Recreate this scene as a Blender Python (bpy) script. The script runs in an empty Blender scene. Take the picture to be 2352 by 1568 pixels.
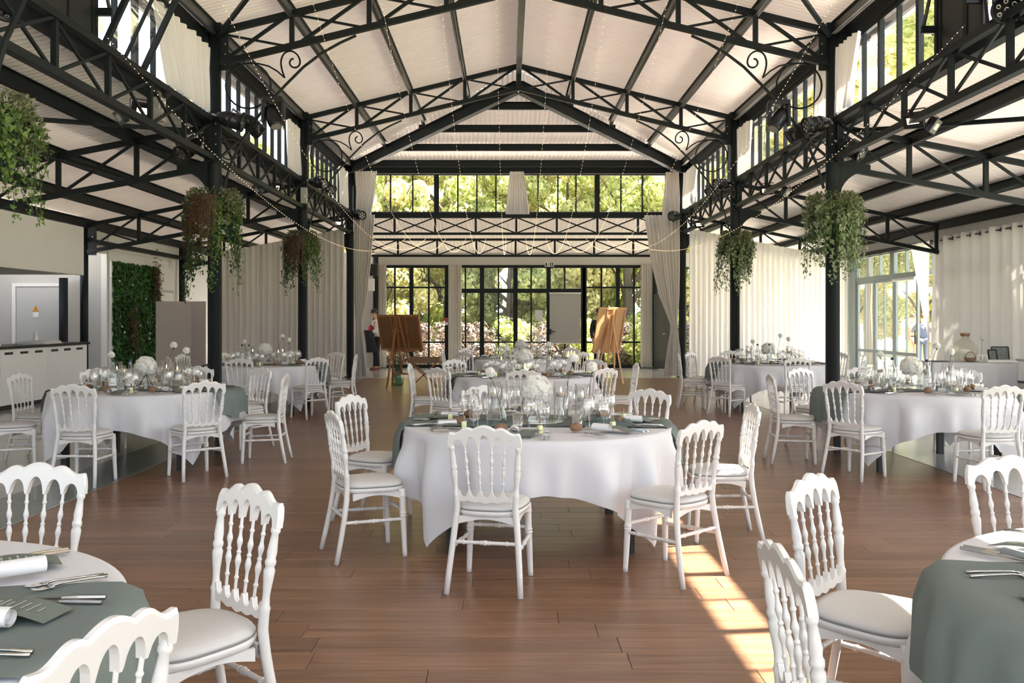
import bpy, math, random
from mathutils import Vector, Matrix, noise
random.seed(11)
S = bpy.context.scene
COL = S.collection
PI = math.pi

# ------------------------------------------------------------------ camera, world, sun, exposure
F = 2025.0                       # focal length in pixels of the 2352 x 1568 frame
EYE = 1.5
cam_d = bpy.data.cameras.new('camera')
cam_d.sensor_width = 36.0
cam_d.lens = F / 2352.0 * 36.0
cam_d.shift_x = (1176 - 1166) / 2352.0
cam_d.shift_y = (731 - 784) / 2352.0
cam_d.clip_start = 0.05
cam_d.clip_end = 400
cam = bpy.data.objects.new('camera', cam_d)
cam.location = (0, 0, EYE)
cam.rotation_euler = (PI / 2, 0, 0)
COL.objects.link(cam)
S.camera = cam

SUN_EL = math.atan(1.335)         # clerestory sill to the strip of sun on the floor
SUN_AZ = math.radians(7)         # from the right, slightly from behind the far end
world = bpy.data.worlds.new('sky')
S.world = world
world.use_nodes = True
wn = world.node_tree.nodes; wl = world.node_tree.links
wn.clear()
sky = wn.new('ShaderNodeTexSky')
sky.sky_type = 'NISHITA'
sky.sun_disc = False
sky.sun_elevation = SUN_EL
sky.sun_rotation = PI / 2 - SUN_AZ
sky.air_density = 1.0; sky.dust_density = 2.5; sky.ozone_density = 1.0
bg = wn.new('ShaderNodeBackground'); bg.inputs['Strength'].default_value = 0.55
wo = wn.new('ShaderNodeOutputWorld')
hs = wn.new('ShaderNodeHueSaturation'); hs.inputs['Saturation'].default_value = 0.55; wl.new(sky.outputs[0], hs.inputs['Color']); wl.new(hs.outputs[0], bg.inputs['Color']); wl.new(bg.outputs[0], wo.inputs['Surface'])

sun_d = bpy.data.lights.new('sun', 'SUN')
sun_d.energy = 29.0
sun_d.angle = math.radians(0.53)
sun_d.color = (1.0, 0.90, 0.76)
sun = bpy.data.objects.new('sun', sun_d)
sd = Vector((math.cos(SUN_EL) * math.cos(SUN_AZ), math.cos(SUN_EL) * math.sin(SUN_AZ), math.sin(SUN_EL)))
sun.rotation_euler = sd.to_track_quat('Z', 'Y').to_euler()
sun.location = (30, 10, 40)
COL.objects.link(sun)

S.view_settings.view_transform = 'Standard'
S.view_settings.look = 'None'
S.view_settings.exposure = 1.0
S.view_settings.gamma = 1.0
S.view_settings.use_curve_mapping = False
S.cycles.use_denoising = True
S.cycles.max_bounces = 10
S.cycles.diffuse_bounces = 6
S.cycles.glossy_bounces = 4
S.cycles.transmission_bounces = 6
S.cycles.transparent_max_bounces = 40
S.cycles.caustics_reflective = False
S.cycles.caustics_refractive = False
S.cycles.sample_clamp_indirect = 6.0

# ------------------------------------------------------------------ mesh helper
class MB:
    def __init__(s): s.v = []; s.f = []
    def add(s, vs, fs):
        o = len(s.v); s.v.extend([tuple(p) for p in vs]); s.f.extend([tuple(i + o for i in f) for f in fs])
    def box(s, x0, x1, y0, y1, z0, z1):
        s.add([(x0,y0,z0),(x1,y0,z0),(x1,y1,z0),(x0,y1,z0),(x0,y0,z1),(x1,y0,z1),(x1,y1,z1),(x0,y1,z1)],
              [(0,3,2,1),(4,5,6,7),(0,1,5,4),(1,2,6,5),(2,3,7,6),(3,0,4,7)])
        return s
    def bbox(s, x0, x1, y0, y1, z0, z1, b=0.004):
        # box with bevelled vertical and top edges
        def ring(z, i): return [(x0+i,y0,z),(x1-i,y0,z),(x1,y0+i,z),(x1,y1-i,z),(x1-i,y1,z),(x0+i,y1,z),(x0,y1-i,z),(x0,y0+i,z)]
        a = ring(z0, b); c = ring(z1 - b, b)
        d = [(x0+b,y0+b,z1),(x1-b,y0+b,z1),(x1-b,y0+b,z1),(x1-b,y1-b,z1),(x1-b,y1-b,z1),(x0+b,y1-b,z1),(x0+b,y1-b,z1),(x0+b,y0+b,z1)]
        vs = a + c + d; fs = [tuple(range(7,-1,-1))]
        for k in range(8):
            m = (k+1) % 8
            fs.append((k,m,8+m,8+k)); fs.append((8+k,8+m,16+m,16+k))
        fs.append((16,18,20,22))
        s.add(vs, fs); return s
    def bar(s, p, q, w, h, up=(0,0,1)):
        p = Vector(p); q = Vector(q); d = (q-p).normalized(); up = Vector(up)
        sd_ = d.cross(up)
        if sd_.length < 1e-4: sd_ = d.cross(Vector((0,1,0)))
        sd_.normalize(); u = sd_.cross(d).normalized()
        a = sd_ * (w/2); b = u * (h/2)
        vs = [p-a-b,p+a-b,p+a+b,p-a+b,q-a-b,q+a-b,q+a+b,q-a+b]
        s.add(vs, [(0,3,2,1),(4,5,6,7),(0,1,5,4),(1,2,6,5),(2,3,7,6),(3,0,4,7)]); return s
    def ibar(s, p, q, w, h, t=0.012, up=(0,0,1)):
        # I section: web and two flanges
        p = Vector(p); q = Vector(q); d = (q-p).normalized(); sd_ = d.cross(Vector(up)).normalized(); u = sd_.cross(d)
        for o, ww, hh in ((0, t, h), (h/2-t/2, w, t), (-h/2+t/2, w, t)):
            s.bar(p+u*o, q+u*o, ww, hh, up)
        return s
    def tube(s, pts, rad, n=8, cap=True):
        pts = [Vector(p) for p in pts]; m = len(pts)
        if not hasattr(rad, '__len__'): rad = [rad]*m
        t0 = (pts[1]-pts[0]).normalized()
        ref = Vector((0,0,1)) if abs(t0.z) < 0.9 else Vector((1,0,0))
        a = t0.cross(ref).normalized(); vs = []; fs = []
        for i in range(m):
            t = (pts[min(i+1,m-1)]-pts[max(i-1,0)]).normalized()
            a = (a - t*a.dot(t)).normalized(); b = t.cross(a)
            for k in range(n):
                th = 2*PI*k/n
                vs.append(pts[i] + (a*math.cos(th)+b*math.sin(th))*rad[i])
        for i in range(m-1):
            for k in range(n):
                k2 = (k+1) % n
                fs.append((i*n+k, i*n+k2, (i+1)*n+k2, (i+1)*n+k))
        if cap:
            fs.append(tuple(range(n-1,-1,-1))); fs.append(tuple((m-1)*n+k for k in range(n)))
        s.add(vs, fs); return s
    def lathe(s, prof, n=16, c=(0,0,0), cap=True):
        vs = []; fs = []; m = len(prof)
        for r, z in prof:
            for k in range(n):
                th = 2*PI*k/n; vs.append((c[0]+r*math.cos(th), c[1]+r*math.sin(th), c[2]+z))
        for i in range(m-1):
            for k in range(n):
                k2 = (k+1) % n; fs.append((i*n+k, i*n+k2, (i+1)*n+k2, (i+1)*n+k))
        if cap:
            if prof[0][0] > 1e-5: fs.append(tuple(range(n-1,-1,-1)))
            if prof[-1][0] > 1e-5: fs.append(tuple((m-1)*n+k for k in range(n)))
        s.add(vs, fs); return s
    def prism(s, pts, d):
        # planar polygon pts (3D) extruded by vector d
        n = len(pts); d = Vector(d); a = [Vector(p) for p in pts]; b = [p+d for p in a]
        s.add(a+b, [tuple(range(n-1,-1,-1)), tuple(range(n,2*n))] + [(k,(k+1)%n,n+(k+1)%n,n+k) for k in range(n)]); return s
    def grid(s, P, nu, nv, close_u=False):
        # P[j][i]
        vs = [p for row in P for p in row]; w = nu; fs = []
        for j in range(nv-1):
            for i in range(nu if close_u else nu-1):
                i2 = (i+1) % nu; fs.append((j*w+i, j*w+i2, (j+1)*w+i2, (j+1)*w+i))
        s.add(vs, fs); return s
    def ball(s, c, r, n=10, m=6, sx=1, sy=1, sz=1):
        return s.lathe([(max(r*math.sin(PI*i/m),1e-6), -r*math.cos(PI*i/m)) for i in range(m+1)], n, (0,0,0), False)._last(c, sx, sy, sz, n*(m+1))
    def _last(s, c, sx, sy, sz, k):
        for i in range(len(s.v)-k, len(s.v)):
            x, y, z = s.v[i]; s.v[i] = (c[0]+x*sx, c[1]+y*sy, c[2]+z*sz)
        return s
    def mesh(s, name, mat, smooth=False, off=(0,0,0)):
        me = bpy.data.meshes.new(name)
        vs = s.v if not any(off) else [(x-off[0], y-off[1], z-off[2]) for x, y, z in s.v]
        me.from_pydata(vs, [], s.f); me.materials.append(M[mat] if isinstance(mat, str) else mat)
        if smooth: me.polygons.foreach_set('use_smooth', [True]*len(me.polygons))
        me.update(); return me
    def build(s, name, mat, parent=None, smooth=False, local=False):
        off = (0,0,0)
        if parent is not None and not local: off = wloc(parent)
        o = bpy.data.objects.new(name, s.mesh(name, mat, smooth, off)); COL.objects.link(o)
        if parent is not None: o.parent = parent
        return o

def wloc(o):
    x, y, z = o.location
    while o.parent: o = o.parent; x += o.location[0]; y += o.location[1]; z += o.location[2]
    return (x, y, z)

def tag(o, label=None, cat=None, group=None, kind=None):
    if label: o['label'] = label
    if cat: o['category'] = cat
    if group: o['group'] = group
    if kind: o['kind'] = kind
    return o
def thing(name, label, cat, loc=(0,0,0), rotz=0.0, group=None):
    o = bpy.data.objects.new(name, None); o.empty_display_size = 0.1; COL.objects.link(o)
    o.location = loc; o.rotation_euler = (0,0,rotz)
    return tag(o, label, cat, group)
def struct(name, label=None, loc=(0,0,0)):
    o = bpy.data.objects.new(name, None); o.empty_display_size = 0.1; COL.objects.link(o); o.location = loc
    return tag(o, label, None, None, 'structure')
KIDS = {}
def kids(o):
    if o.name not in KIDS: KIDS[o.name] = [c for c in bpy.data.objects if c.parent == o]
    return KIDS[o.name]
def copy_tree(o, parent=None, tree=None):
    c = o.copy(); COL.objects.link(c)
    if parent is not None: c.parent = parent
    for ch in kids(o): copy_tree(ch, c)
    return c
class Proto:
    """first use moves the original, later uses copy it with its parts"""
    def __init__(s, root): s.root = root; s.used = False; kids(root); [kids(k) for k in kids(root)]
    def put(s, loc, rotz=0, label=None, group=None, rot=None, cat=None):
        if not s.used: o = s.root; s.used = True
        else: o = copy_tree(s.root)
        o.location = loc; o.rotation_euler = rot if rot else (0,0,rotz)
        tag(o, label, cat, group); return o
def lerp(a, b, t): return a + (b-a)*t
def poly(tab, t):
    for i in range(len(tab)-1):
        if t <= tab[i+1][0] or i == len(tab)-2:
            a, b = tab[i], tab[i+1]; k = (t-a[0])/(b[0]-a[0]); return [lerp(x, y, k) for x, y in zip(a[1:], b[1:])]

# ------------------------------------------------------------------ materials
M = {}
def nodes(name):
    m = bpy.data.materials.new(name); m.use_nodes = True; M[name] = m
    return m, m.node_tree.nodes, m.node_tree.links, m.node_tree.nodes['Principled BSDF']
def mat(name, col, rough=0.5, metal=0.0, var=0.0, scale=8.0, bump=0.0, bscale=60.0, spec=0.5, stretch=None, coat=0.0):
    m, n, l, b = nodes(name)
    b.inputs['Base Color'].default_value = (*col, 1); b.inputs['Roughness'].default_value = rough
    b.inputs['Metallic'].default_value = metal; b.inputs['Specular IOR Level'].default_value = spec
    if coat: b.inputs['Coat Weight'].default_value = coat
    if var or bump:
        tc = n.new('ShaderNodeTexCoord'); src = tc.outputs['Object']
        if stretch:
            mp = n.new('ShaderNodeMapping'); mp.inputs['Scale'].default_value = stretch; l.new(src, mp.inputs[0]); src = mp.outputs[0]
    if var:
        nz = n.new('ShaderNodeTexNoise'); nz.inputs['Scale'].default_value = scale; nz.inputs['Detail'].default_value = 5; l.new(src, nz.inputs['Vector'])
        r = n.new('ShaderNodeMapRange'); r.inputs['To Min'].default_value = 1-var; r.inputs['To Max'].default_value = 1+var; l.new(nz.outputs['Fac'], r.inputs['Value'])
        mx = n.new('ShaderNodeMix'); mx.data_type = 'RGBA'; mx.blend_type = 'MULTIPLY'; mx.inputs['Factor'].default_value = 1
        mx.inputs[6].default_value = (*col, 1); l.new(r.outputs[0], mx.inputs[7]); l.new(mx.outputs[2], b.inputs['Base Color'])
    if bump:
        nb = n.new('ShaderNodeTexNoise'); nb.inputs['Scale'].default_value = bscale; nb.inputs['Detail'].default_value = 3; l.new(src, nb.inputs['Vector'])
        bp = n.new('ShaderNodeBump'); bp.inputs['Strength'].default_value = bump; bp.inputs['Distance'].default_value = 0.01
        l.new(nb.outputs['Fac'], bp.inputs['Height']); l.new(bp.outputs[0], b.inputs['Normal'])
    return m
def cloth(name, col, trans=0.35, var=0.05, bscale=300, tcol=None):
    m, n, l, b = nodes(name)
    n.remove(b); out = n['Material Output']
    d = n.new('ShaderNodeBsdfDiffuse'); t = n.new('ShaderNodeBsdfTranslucent'); mx = n.new('ShaderNodeMixShader')
    d.inputs[0].default_value = (*col, 1); t.inputs[0].default_value = (*(tcol or col), 1); mx.inputs[0].default_value = trans
    tc = n.new('ShaderNodeTexCoord'); w = n.new('ShaderNodeTexNoise'); w.inputs['Scale'].default_value = bscale; l.new(tc.outputs['Object'], w.inputs['Vector'])
    bp = n.new('ShaderNodeBump'); bp.inputs['Strength'].default_value = 0.15; bp.inputs['Distance'].default_value = 0.004
    l.new(w.outputs['Fac'], bp.inputs['Height']); l.new(bp.outputs[0], d.inputs['Normal'])
    l.new(d.outputs[0], mx.inputs[1]); l.new(t.outputs[0], mx.inputs[2]); l.new(mx.outputs[0], out.inputs['Surface'])
    return m
def glass(name, tint=(0.97,0.98,0.98), edge=0.9, base=0.03, rough=0.02, gcol=(1,1,1)):
    # clear walls: light passes straight through, the rim and grazing parts reflect
    m, n, l, b = nodes(name); n.remove(b); out = n['Material Output']
    t = n.new('ShaderNodeBsdfTransparent'); t.inputs[0].default_value = (*tint, 1)
    g = n.new('ShaderNodeBsdfGlossy'); g.inputs['Roughness'].default_value = rough; g.inputs['Color'].default_value = (*gcol, 1)
    lw = n.new('ShaderNodeLayerWeight'); lw.inputs['Blend'].default_value = 0.5
    pw = n.new('ShaderNodeMath'); pw.operation = 'POWER'; pw.inputs[1].default_value = 2.6; l.new(lw.outputs['Facing'], pw.inputs[0])
    mr = n.new('ShaderNodeMapRange'); mr.inputs['To Min'].default_value = base; mr.inputs['To Max'].default_value = edge
    mx = n.new('ShaderNodeMixShader')
    l.new(pw.outputs[0], mr.inputs['Value']); l.new(mr.outputs[0], mx.inputs[0])
    l.new(t.outputs[0], mx.inputs[1]); l.new(g.outputs[0], mx.inputs[2]); l.new(mx.outputs[0], out.inputs['Surface'])
    return m
def emit(name, col, strength):
    m, n, l, b = nodes(name)
    b.inputs['Base Color'].default_value = (*col, 1); b.inputs['Emission Color'].default_value = (*col, 1); b.inputs['Emission Strength'].default_value = strength
    return m
def leafmat(name, c1, c2, trans=0.45, scale=3.0, rough=0.5):
    m, n, l, b = nodes(name); n.remove(b); out = n['Material Output']
    tc = n.new('ShaderNodeTexCoord'); nz = n.new('ShaderNodeTexNoise'); nz.inputs['Scale'].default_value = scale; nz.inputs['Detail'].default_value = 4
    l.new(tc.outputs['Object'], nz.inputs['Vector'])
    wn_ = n.new('ShaderNodeTexWhiteNoise'); wn_.noise_dimensions = '1D'; geo = n.new('ShaderNodeNewGeometry'); l.new(geo.outputs['Random Per Island'], wn_.inputs['W']); pass
    ad = n.new('ShaderNodeMath'); ad.operation = 'ADD'; ad.use_clamp = True
    ml = n.new('ShaderNodeMath'); ml.operation = 'MULTIPLY_ADD'; ml.inputs[1].default_value = 0.9; ml.inputs[2].default_value = -0.45
    l.new(wn_.outputs['Value'], ml.inputs[0]); l.new(nz.outputs['Fac'], ad.inputs[0]); l.new(ml.outputs[0], ad.inputs[1])
    cr = n.new('ShaderNodeMix'); cr.data_type = 'RGBA'; cr.inputs[6].default_value = (*c1,1); cr.inputs[7].default_value = (*c2,1); l.new(ad.outputs[0], cr.inputs['Factor'])
    d = n.new('ShaderNodeBsdfPrincipled'); d.inputs['Roughness'].default_value = rough; t = n.new('ShaderNodeBsdfTranslucent'); mx = n.new('ShaderNodeMixShader'); mx.inputs[0].default_value = trans
    l.new(cr.outputs[2], d.inputs['Base Color']); l.new(cr.outputs[2], t.inputs[0]); l.new(d.outputs[0], mx.inputs[1]); l.new(t.outputs[0], mx.inputs[2]); l.new(mx.outputs[0], out.inputs['Surface'])
    return m
def wood(name, c1, c2, along='X', rough=0.38, scale=1.0, seams=None):
    m, n, l, b = nodes(name)
    tc = n.new('ShaderNodeTexCoord'); oi = n.new('ShaderNodeObjectInfo')
    mp = n.new('ShaderNodeMapping'); st = {'X': (0.7,14,14), 'Y': (14,0.7,14), 'Z': (14,14,0.7)}[along]
    mp.inputs['Scale'].default_value = tuple(scale*k for k in st); l.new(tc.outputs['Object'], mp.inputs[0])
    va = n.new('ShaderNodeVectorMath'); va.operation = 'ADD'; sc = n.new('ShaderNodeVectorMath'); sc.operation = 'SCALE'; sc.inputs['Scale'].default_value = 40
    cmb = n.new('ShaderNodeCombineXYZ'); l.new(oi.outputs['Random'], cmb.inputs[0]); l.new(oi.outputs['Random'], cmb.inputs[1]); l.new(cmb.outputs[0], sc.inputs[0])
    l.new(mp.outputs[0], va.inputs[0]); l.new(sc.outputs[0], va.inputs[1])
    nz = n.new('ShaderNodeTexNoise'); nz.inputs['Scale'].default_value = 2.2; nz.inputs['Detail'].default_value = 8; nz.inputs['Roughness'].default_value = 0.65; nz.inputs['Distortion'].default_value = 0.6
    l.new(va.outputs[0], nz.inputs['Vector'])
    kn = n.new('ShaderNodeTexNoise'); kn.inputs['Scale'].default_value = 0.9; kn.inputs['Detail'].default_value = 2; l.new(va.outputs[0], kn.inputs['Vector'])
    cr = n.new('ShaderNodeValToRGB'); cr.color_ramp.elements[0].position = 0.32; cr.color_ramp.elements[1].position = 0.68
    cr.color_ramp.elements[0].color = (*c1,1); cr.color_ramp.elements[1].color = (*c2,1); l.new(nz.outputs['Fac'], cr.inputs[0])
    mr = n.new('ShaderNodeMapRange'); mr.inputs['To Min'].default_value = 0.82; mr.inputs['To Max'].default_value = 1.16; l.new(oi.outputs['Random'], mr.inputs['Value'])
    mr2 = n.new('ShaderNodeMapRange'); mr2.inputs['From Min'].default_value = 0.25; mr2.inputs['From Max'].default_value = 0.5; mr2.inputs['To Min'].default_value = 0.72; mr2.inputs['To Max'].default_value = 1.0; l.new(kn.outputs['Fac'], mr2.inputs['Value'])
    mm = n.new('ShaderNodeMath'); mm.operation = 'MULTIPLY'; l.new(mr.outputs[0], mm.inputs[0]); l.new(mr2.outputs[0], mm.inputs[1])
    mx = n.new('ShaderNodeMix'); mx.data_type = 'RGBA'; mx.blend_type = 'MULTIPLY'; mx.inputs['Factor'].default_value = 1
    l.new(cr.outputs[0], mx.inputs[6]); l.new(mm.outputs[0], mx.inputs[7])
    col = mx.outputs[2]
    if seams:
        br = n.new('ShaderNodeTexBrick'); br.inputs['Scale'].default_value = 1.0; br.inputs['Brick Width'].default_value = seams[0]; br.inputs['Row Height'].default_value = seams[1]
        br.inputs['Mortar Size'].default_value = 0.003; br.inputs['Color1'].default_value = (0.85,0.85,0.85,1); br.inputs['Color2'].default_value = (1.12,1.12,1.12,1); br.inputs['Mortar'].default_value = (0.5,0.5,0.5,1)
        l.new(tc.outputs['Object'], br.inputs['Vector'])
        m2 = n.new('ShaderNodeMix'); m2.data_type = 'RGBA'; m2.blend_type = 'MULTIPLY'; m2.inputs['Factor'].default_value = 1; l.new(col, m2.inputs[6]); l.new(br.outputs['Color'], m2.inputs[7]); col = m2.outputs[2]
    l.new(col, b.inputs['Base Color'])
    b.inputs['Roughness'].default_value = rough
    bp = n.new('ShaderNodeBump'); bp.inputs['Strength'].default_value = 0.12; bp.inputs['Distance'].default_value = 0.004; l.new(nz.outputs['Fac'], bp.inputs['Height']); l.new(bp.outputs[0], b.inputs['Normal'])
    return m

mat('steel', (0.0085,0.0125,0.0145), 0.5, 0.0, var=0.15, scale=3, spec=0.22)
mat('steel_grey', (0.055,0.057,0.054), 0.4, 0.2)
mat('frame_pale', (0.30,0.36,0.36), 0.4)
mat('bolt', (0.7,0.7,0.68), 0.3, 0.8)
mat('black', (0.012,0.013,0.015), 0.45)
mat('lamp_black', (0.016,0.017,0.02), 0.3, 0.3)
mat('lens', (0.5,0.52,0.5), 0.15, 0.6)

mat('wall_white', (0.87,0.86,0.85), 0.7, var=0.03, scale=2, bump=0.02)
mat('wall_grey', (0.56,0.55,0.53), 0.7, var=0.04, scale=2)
mat('door_grey', (0.55,0.55,0.54), 0.45, var=0.02)
mat('beige_panel', (0.42,0.36,0.32), 0.6, var=0.04, scale=3)
mat('concrete', (0.41,0.405,0.385), 0.16, var=0.16, scale=1.6, bump=0.015, bscale=6)
mat('dark_floor_strip', (0.17,0.19,0.18), 0.2, var=0.2, scale=2.5)
mat('metal_edge', (0.6,0.6,0.58), 0.3, 0.9)
wood('floor_wood', (0.150,0.076,0.043), (0.285,0.158,0.095), 'X', 0.30)
wood('floor_wood_far', (0.150,0.076,0.043), (0.285,0.158,0.095), 'X', 0.30, seams=(1.45, 0.19))
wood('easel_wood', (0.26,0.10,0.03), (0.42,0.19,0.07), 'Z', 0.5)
wood('easel_pale', (0.55,0.27,0.10), (0.72,0.42,0.20), 'Z', 0.5)  # lighter tone of the easel wood
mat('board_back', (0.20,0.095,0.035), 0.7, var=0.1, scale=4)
mat('board_pale', (0.62,0.36,0.17), 0.7, var=0.1, scale=4)  # lighter tone of the board backing
mat('chair_white', (0.72,0.70,0.685), 0.28, spec=0.5)
mat('cushion', (0.58,0.57,0.56), 0.55, var=0.03, scale=20)
mat('cushion_piping', (0.22,0.22,0.22), 0.6)
mat('table_black', (0.02,0.022,0.024), 0.5)
cloth('roof_sheet', (0.77,0.725,0.69), 0.0165, tcol=(0.88,0.77,0.72))
cloth('cloth_white', (0.73,0.73,0.765), 0.12)
cloth('cloth_green', (0.205,0.24,0.23), 0.15)
cloth('gauze_green', (0.20,0.25,0.24), 0.45)
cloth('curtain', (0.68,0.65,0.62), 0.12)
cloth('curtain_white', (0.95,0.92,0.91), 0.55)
cloth('curtain_thick', (0.74,0.71,0.68), 0.07)
cloth('napkin', (0.78,0.78,0.79), 0.05)
mat('menu_card', (0.14,0.165,0.145), 0.7, var=0.15, scale=40)
mat('menu_print', (0.42,0.45,0.40), 0.8)
mat('paper', (0.82,0.82,0.80), 0.8)
mat('cutlery', (0.55,0.55,0.55), 0.18, 1.0)
mat('bread', (0.24,0.135,0.075), 0.75, var=0.45, scale=22, bump=0.5, bscale=40)
glass('wine_glass_mat', (0.975,0.975,0.975), 1.0, 0.09)
glass('window_glass', (0.96,0.975,0.97), 0.8, 0.02)
glass('clear_glass', (0.97,0.975,0.973), 0.95, 0.05)
glass('water', (0.965,0.975,0.973), 0.6, 0.06)
glass('bottle_glass', (0.88,0.93,0.92), 0.9, 0.06)
glass('jar_glass', (0.93,0.93,0.88), 0.8, 0.05)
glass('green_glass', (0.36,0.48,0.41), 0.8, 0.06, gcol=(0.8,1,0.9))
mat('favour_liquid', (0.75,0.74,0.42), 0.2)
mat('cork', (0.32,0.17,0.085), 0.8, var=0.2, scale=60)
mat('mirror', (0.8,0.82,0.82), 0.04, 1.0)
mat('candle_wax', (0.86,0.80,0.76), 0.45)
emit('flame', (1.0,0.62,0.22), 14.0)
mat('petal_white', (0.86,0.85,0.80), 0.75)
cloth('petal', (0.95,0.94,0.91), 0.5)
mat('stem', (0.035,0.06,0.02), 0.6)
mat('cap_green', (0.01,0.05,0.03), 0.4)
mat('cap_blue', (0.01,0.03,0.12), 0.4)
mat('label_white', (0.82,0.84,0.86), 0.6)
mat('label_ink', (0.02,0.05,0.11), 0.6)
leafmat('ivy', (0.012,0.04,0.010), (0.07,0.13,0.035), 0.35, 6)
leafmat('ivy_pale', (0.10,0.17,0.06), (0.36,0.42,0.24), 0.35, 6)
leafmat('ivy_dark', (0.008,0.03,0.018), (0.03,0.08,0.04), 0.25, 6)
leafmat('fern', (0.06,0.14,0.02), (0.20,0.30,0.06), 0.4, 6)
leafmat('fern_red', (0.045,0.022,0.012), (0.17,0.085,0.04), 0.3, 9)
leafmat('sprig', (0.05,0.075,0.025), (0.34,0.36,0.20), 0.3, 14)
leafmat('wall_leaf', (0.006,0.04,0.006), (0.05,0.19,0.02), 0.25, 5)
leafmat('tree_leaf', (0.30,0.36,0.10), (0.78,0.78,0.40), 0.7, 1.2)
leafmat('tree_leaf_gold', (0.48,0.47,0.18), (0.88,0.82,0.50), 0.7, 1.0)
leafmat('heather', (0.13,0.085,0.075), (0.30,0.235,0.19), 0.3, 2.0)
mat('bark', (0.10,0.08,0.055), 0.9, var=0.3, scale=9, bump=0.4, bscale=18)
mat('grass', (0.30,0.30,0.19), 0.9, var=0.3, scale=1.5)
mat('garden_stone', (0.40,0.36,0.30), 0.85, var=0.3, scale=5, bump=0.3, bscale=12)
mat('wicker', (0.24,0.15,0.09), 0.8, var=0.3, scale=40, bump=0.4, bscale=90)
mat('blind', (0.46,0.45,0.43), 0.8)
mat('sign_white', (0.85,0.85,0.82), 0.5)
mat('sign_orange', (0.75,0.33,0.03), 0.5)
mat('red', (0.55,0.02,0.02), 0.35)
mat('box_grey', (0.42,0.40,0.38), 0.5)
emit('bulb_warm', (1.0,0.66,0.34), 2.2)
emit('flood_led', (1.0,0.80,0.55), 3.0)
mat('skin', (0.62,0.38,0.28), 0.5)
mat('hair_dark', (0.03,0.02,0.015), 0.6)
mat('hair_brown', (0.12,0.06,0.03), 0.6)
mat('suit_black', (0.012,0.014,0.02), 0.75)
mat('suit_blue', (0.07,0.085,0.15), 0.8)
mat('shirt_white', (0.82,0.82,0.80), 0.8)
mat('shoe_brown', (0.25,0.07,0.03), 0.4)
mat('dress_peach', (0.62,0.38,0.26), 0.8)
mat('photo_print', (0.20,0.22,0.22), 0.6, var=0.5, scale=14)
# ------------------------------------------------------------------ building layout (metres)
XC = 0.22                          # nave axis
HW = 4.24                          # axis to column line
XL, XR = XC - HW, XC + HW
D = [-3.5, 1.7, 6.68, 12.1, 17.3, 22.5]   # column bays
D1, D2, D3, D4 = 12.1, 17.3, 22.5, 26.7
YR = 18.0                          # ridge ends here, hips run to the far corner columns
SL = 0.243                         # nave roof slope
ZE = 5.55                          # roof underside at the column line
ZR = ZE + SL * HW
YB = -3.5                          # unseen end behind the camera, glazed to let daylight in
AW = 4.29                          # aisle width
AXL, AXR = XL - AW, XR + AW - 0.1
def roof_z(x): return ZR - SL * abs(x - XC)
ASL = 0.19
def aisle_z(d): return 4.27 - ASL * d       # d = distance outward from the column line

# ---- floor: polished concrete around a plank floor in the nave
WX0, WX1, WY1 = -3.6, 4.30, 22.25
fl = struct('floor', 'polished pale concrete floor with brown wood planks down the nave')
c = MB()
c.box(-11.5, WX0-0.62, YB-1, 27.2, -0.12, 0.0); c.box(WX1, 11.5, YB-1, 27.2, -0.12, 0.0); c.box(WX0-0.62, WX1, WY1, 27.2, -0.12, 0.0)
c.box(WX0-0.62, WX0, YB-1, 2.0, -0.12, 0.0)
c.build('concrete_slab', 'concrete', fl)
MB().box(WX0-0.62, WX0, 2.0, WY1, -0.12, 0.0).build('dark_floor_strip', 'dark_floor_strip', fl)  # floor band left of the planks, darker than the slab
e = MB(); e.box(WX0-0.012, WX0+0.006, 2, WY1, -0.03, 0.004); e.box(WX1-0.006, WX1+0.012, 2, WY1, -0.03, 0.004); e.box(WX0, WX1, WY1-0.006, WY1+0.012, -0.03, 0.004)
e.build('edge_trim', 'metal_edge', fl)
MB().box(WX0, WX1, YB-1, WY1, -0.12, -0.006).build('plank_bed', 'black', fl)
PW, PY0, ROWS = 0.19, 3.2, 27
MB().box(WX0+0.006, WX1-0.006, PY0+ROWS*PW, WY1-0.006, -0.02, 0.0).build('far_planks', 'floor_wood_far', fl)
MB().box(WX0+0.006, WX1-0.006, YB-1, PY0, -0.02, 0.0).build('near_planks', 'floor_wood_far', fl)
plank_mesh = {}
for r in range(ROWS):
    x = WX0 + 0.006; first = True; rr = random.Random(100+r)
    off = rr.uniform(0.3, 1.35)
    while x < WX1 - 0.02:
        ln = off if first else 1.4
        first = False
        ln = min(ln, WX1 - 0.006 - x)
        if WX1 - 0.006 - (x+ln) < 0.12: ln = WX1 - 0.006 - x
        key = round(ln, 2)
        if key not in plank_mesh:
            plank_mesh[key] = MB().bbox(0.001, ln-0.001, 0.0012, PW-0.0012, -0.02, 0.0, 0.0018).mesh('plank', 'floor_wood')
        o = bpy.data.objects.new('plank', plank_mesh[key]); COL.objects.link(o); o.parent = fl; o.location = (x, PY0+r*PW, 0)
        x += ln

gr = MB(); gr.box(-90, 90, -60, 120, -0.4, -0.13); gr = gr.build('ground', 'grass'); tag(gr, 'sunlit lawn outside around the hall', None, None, 'structure')

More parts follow.
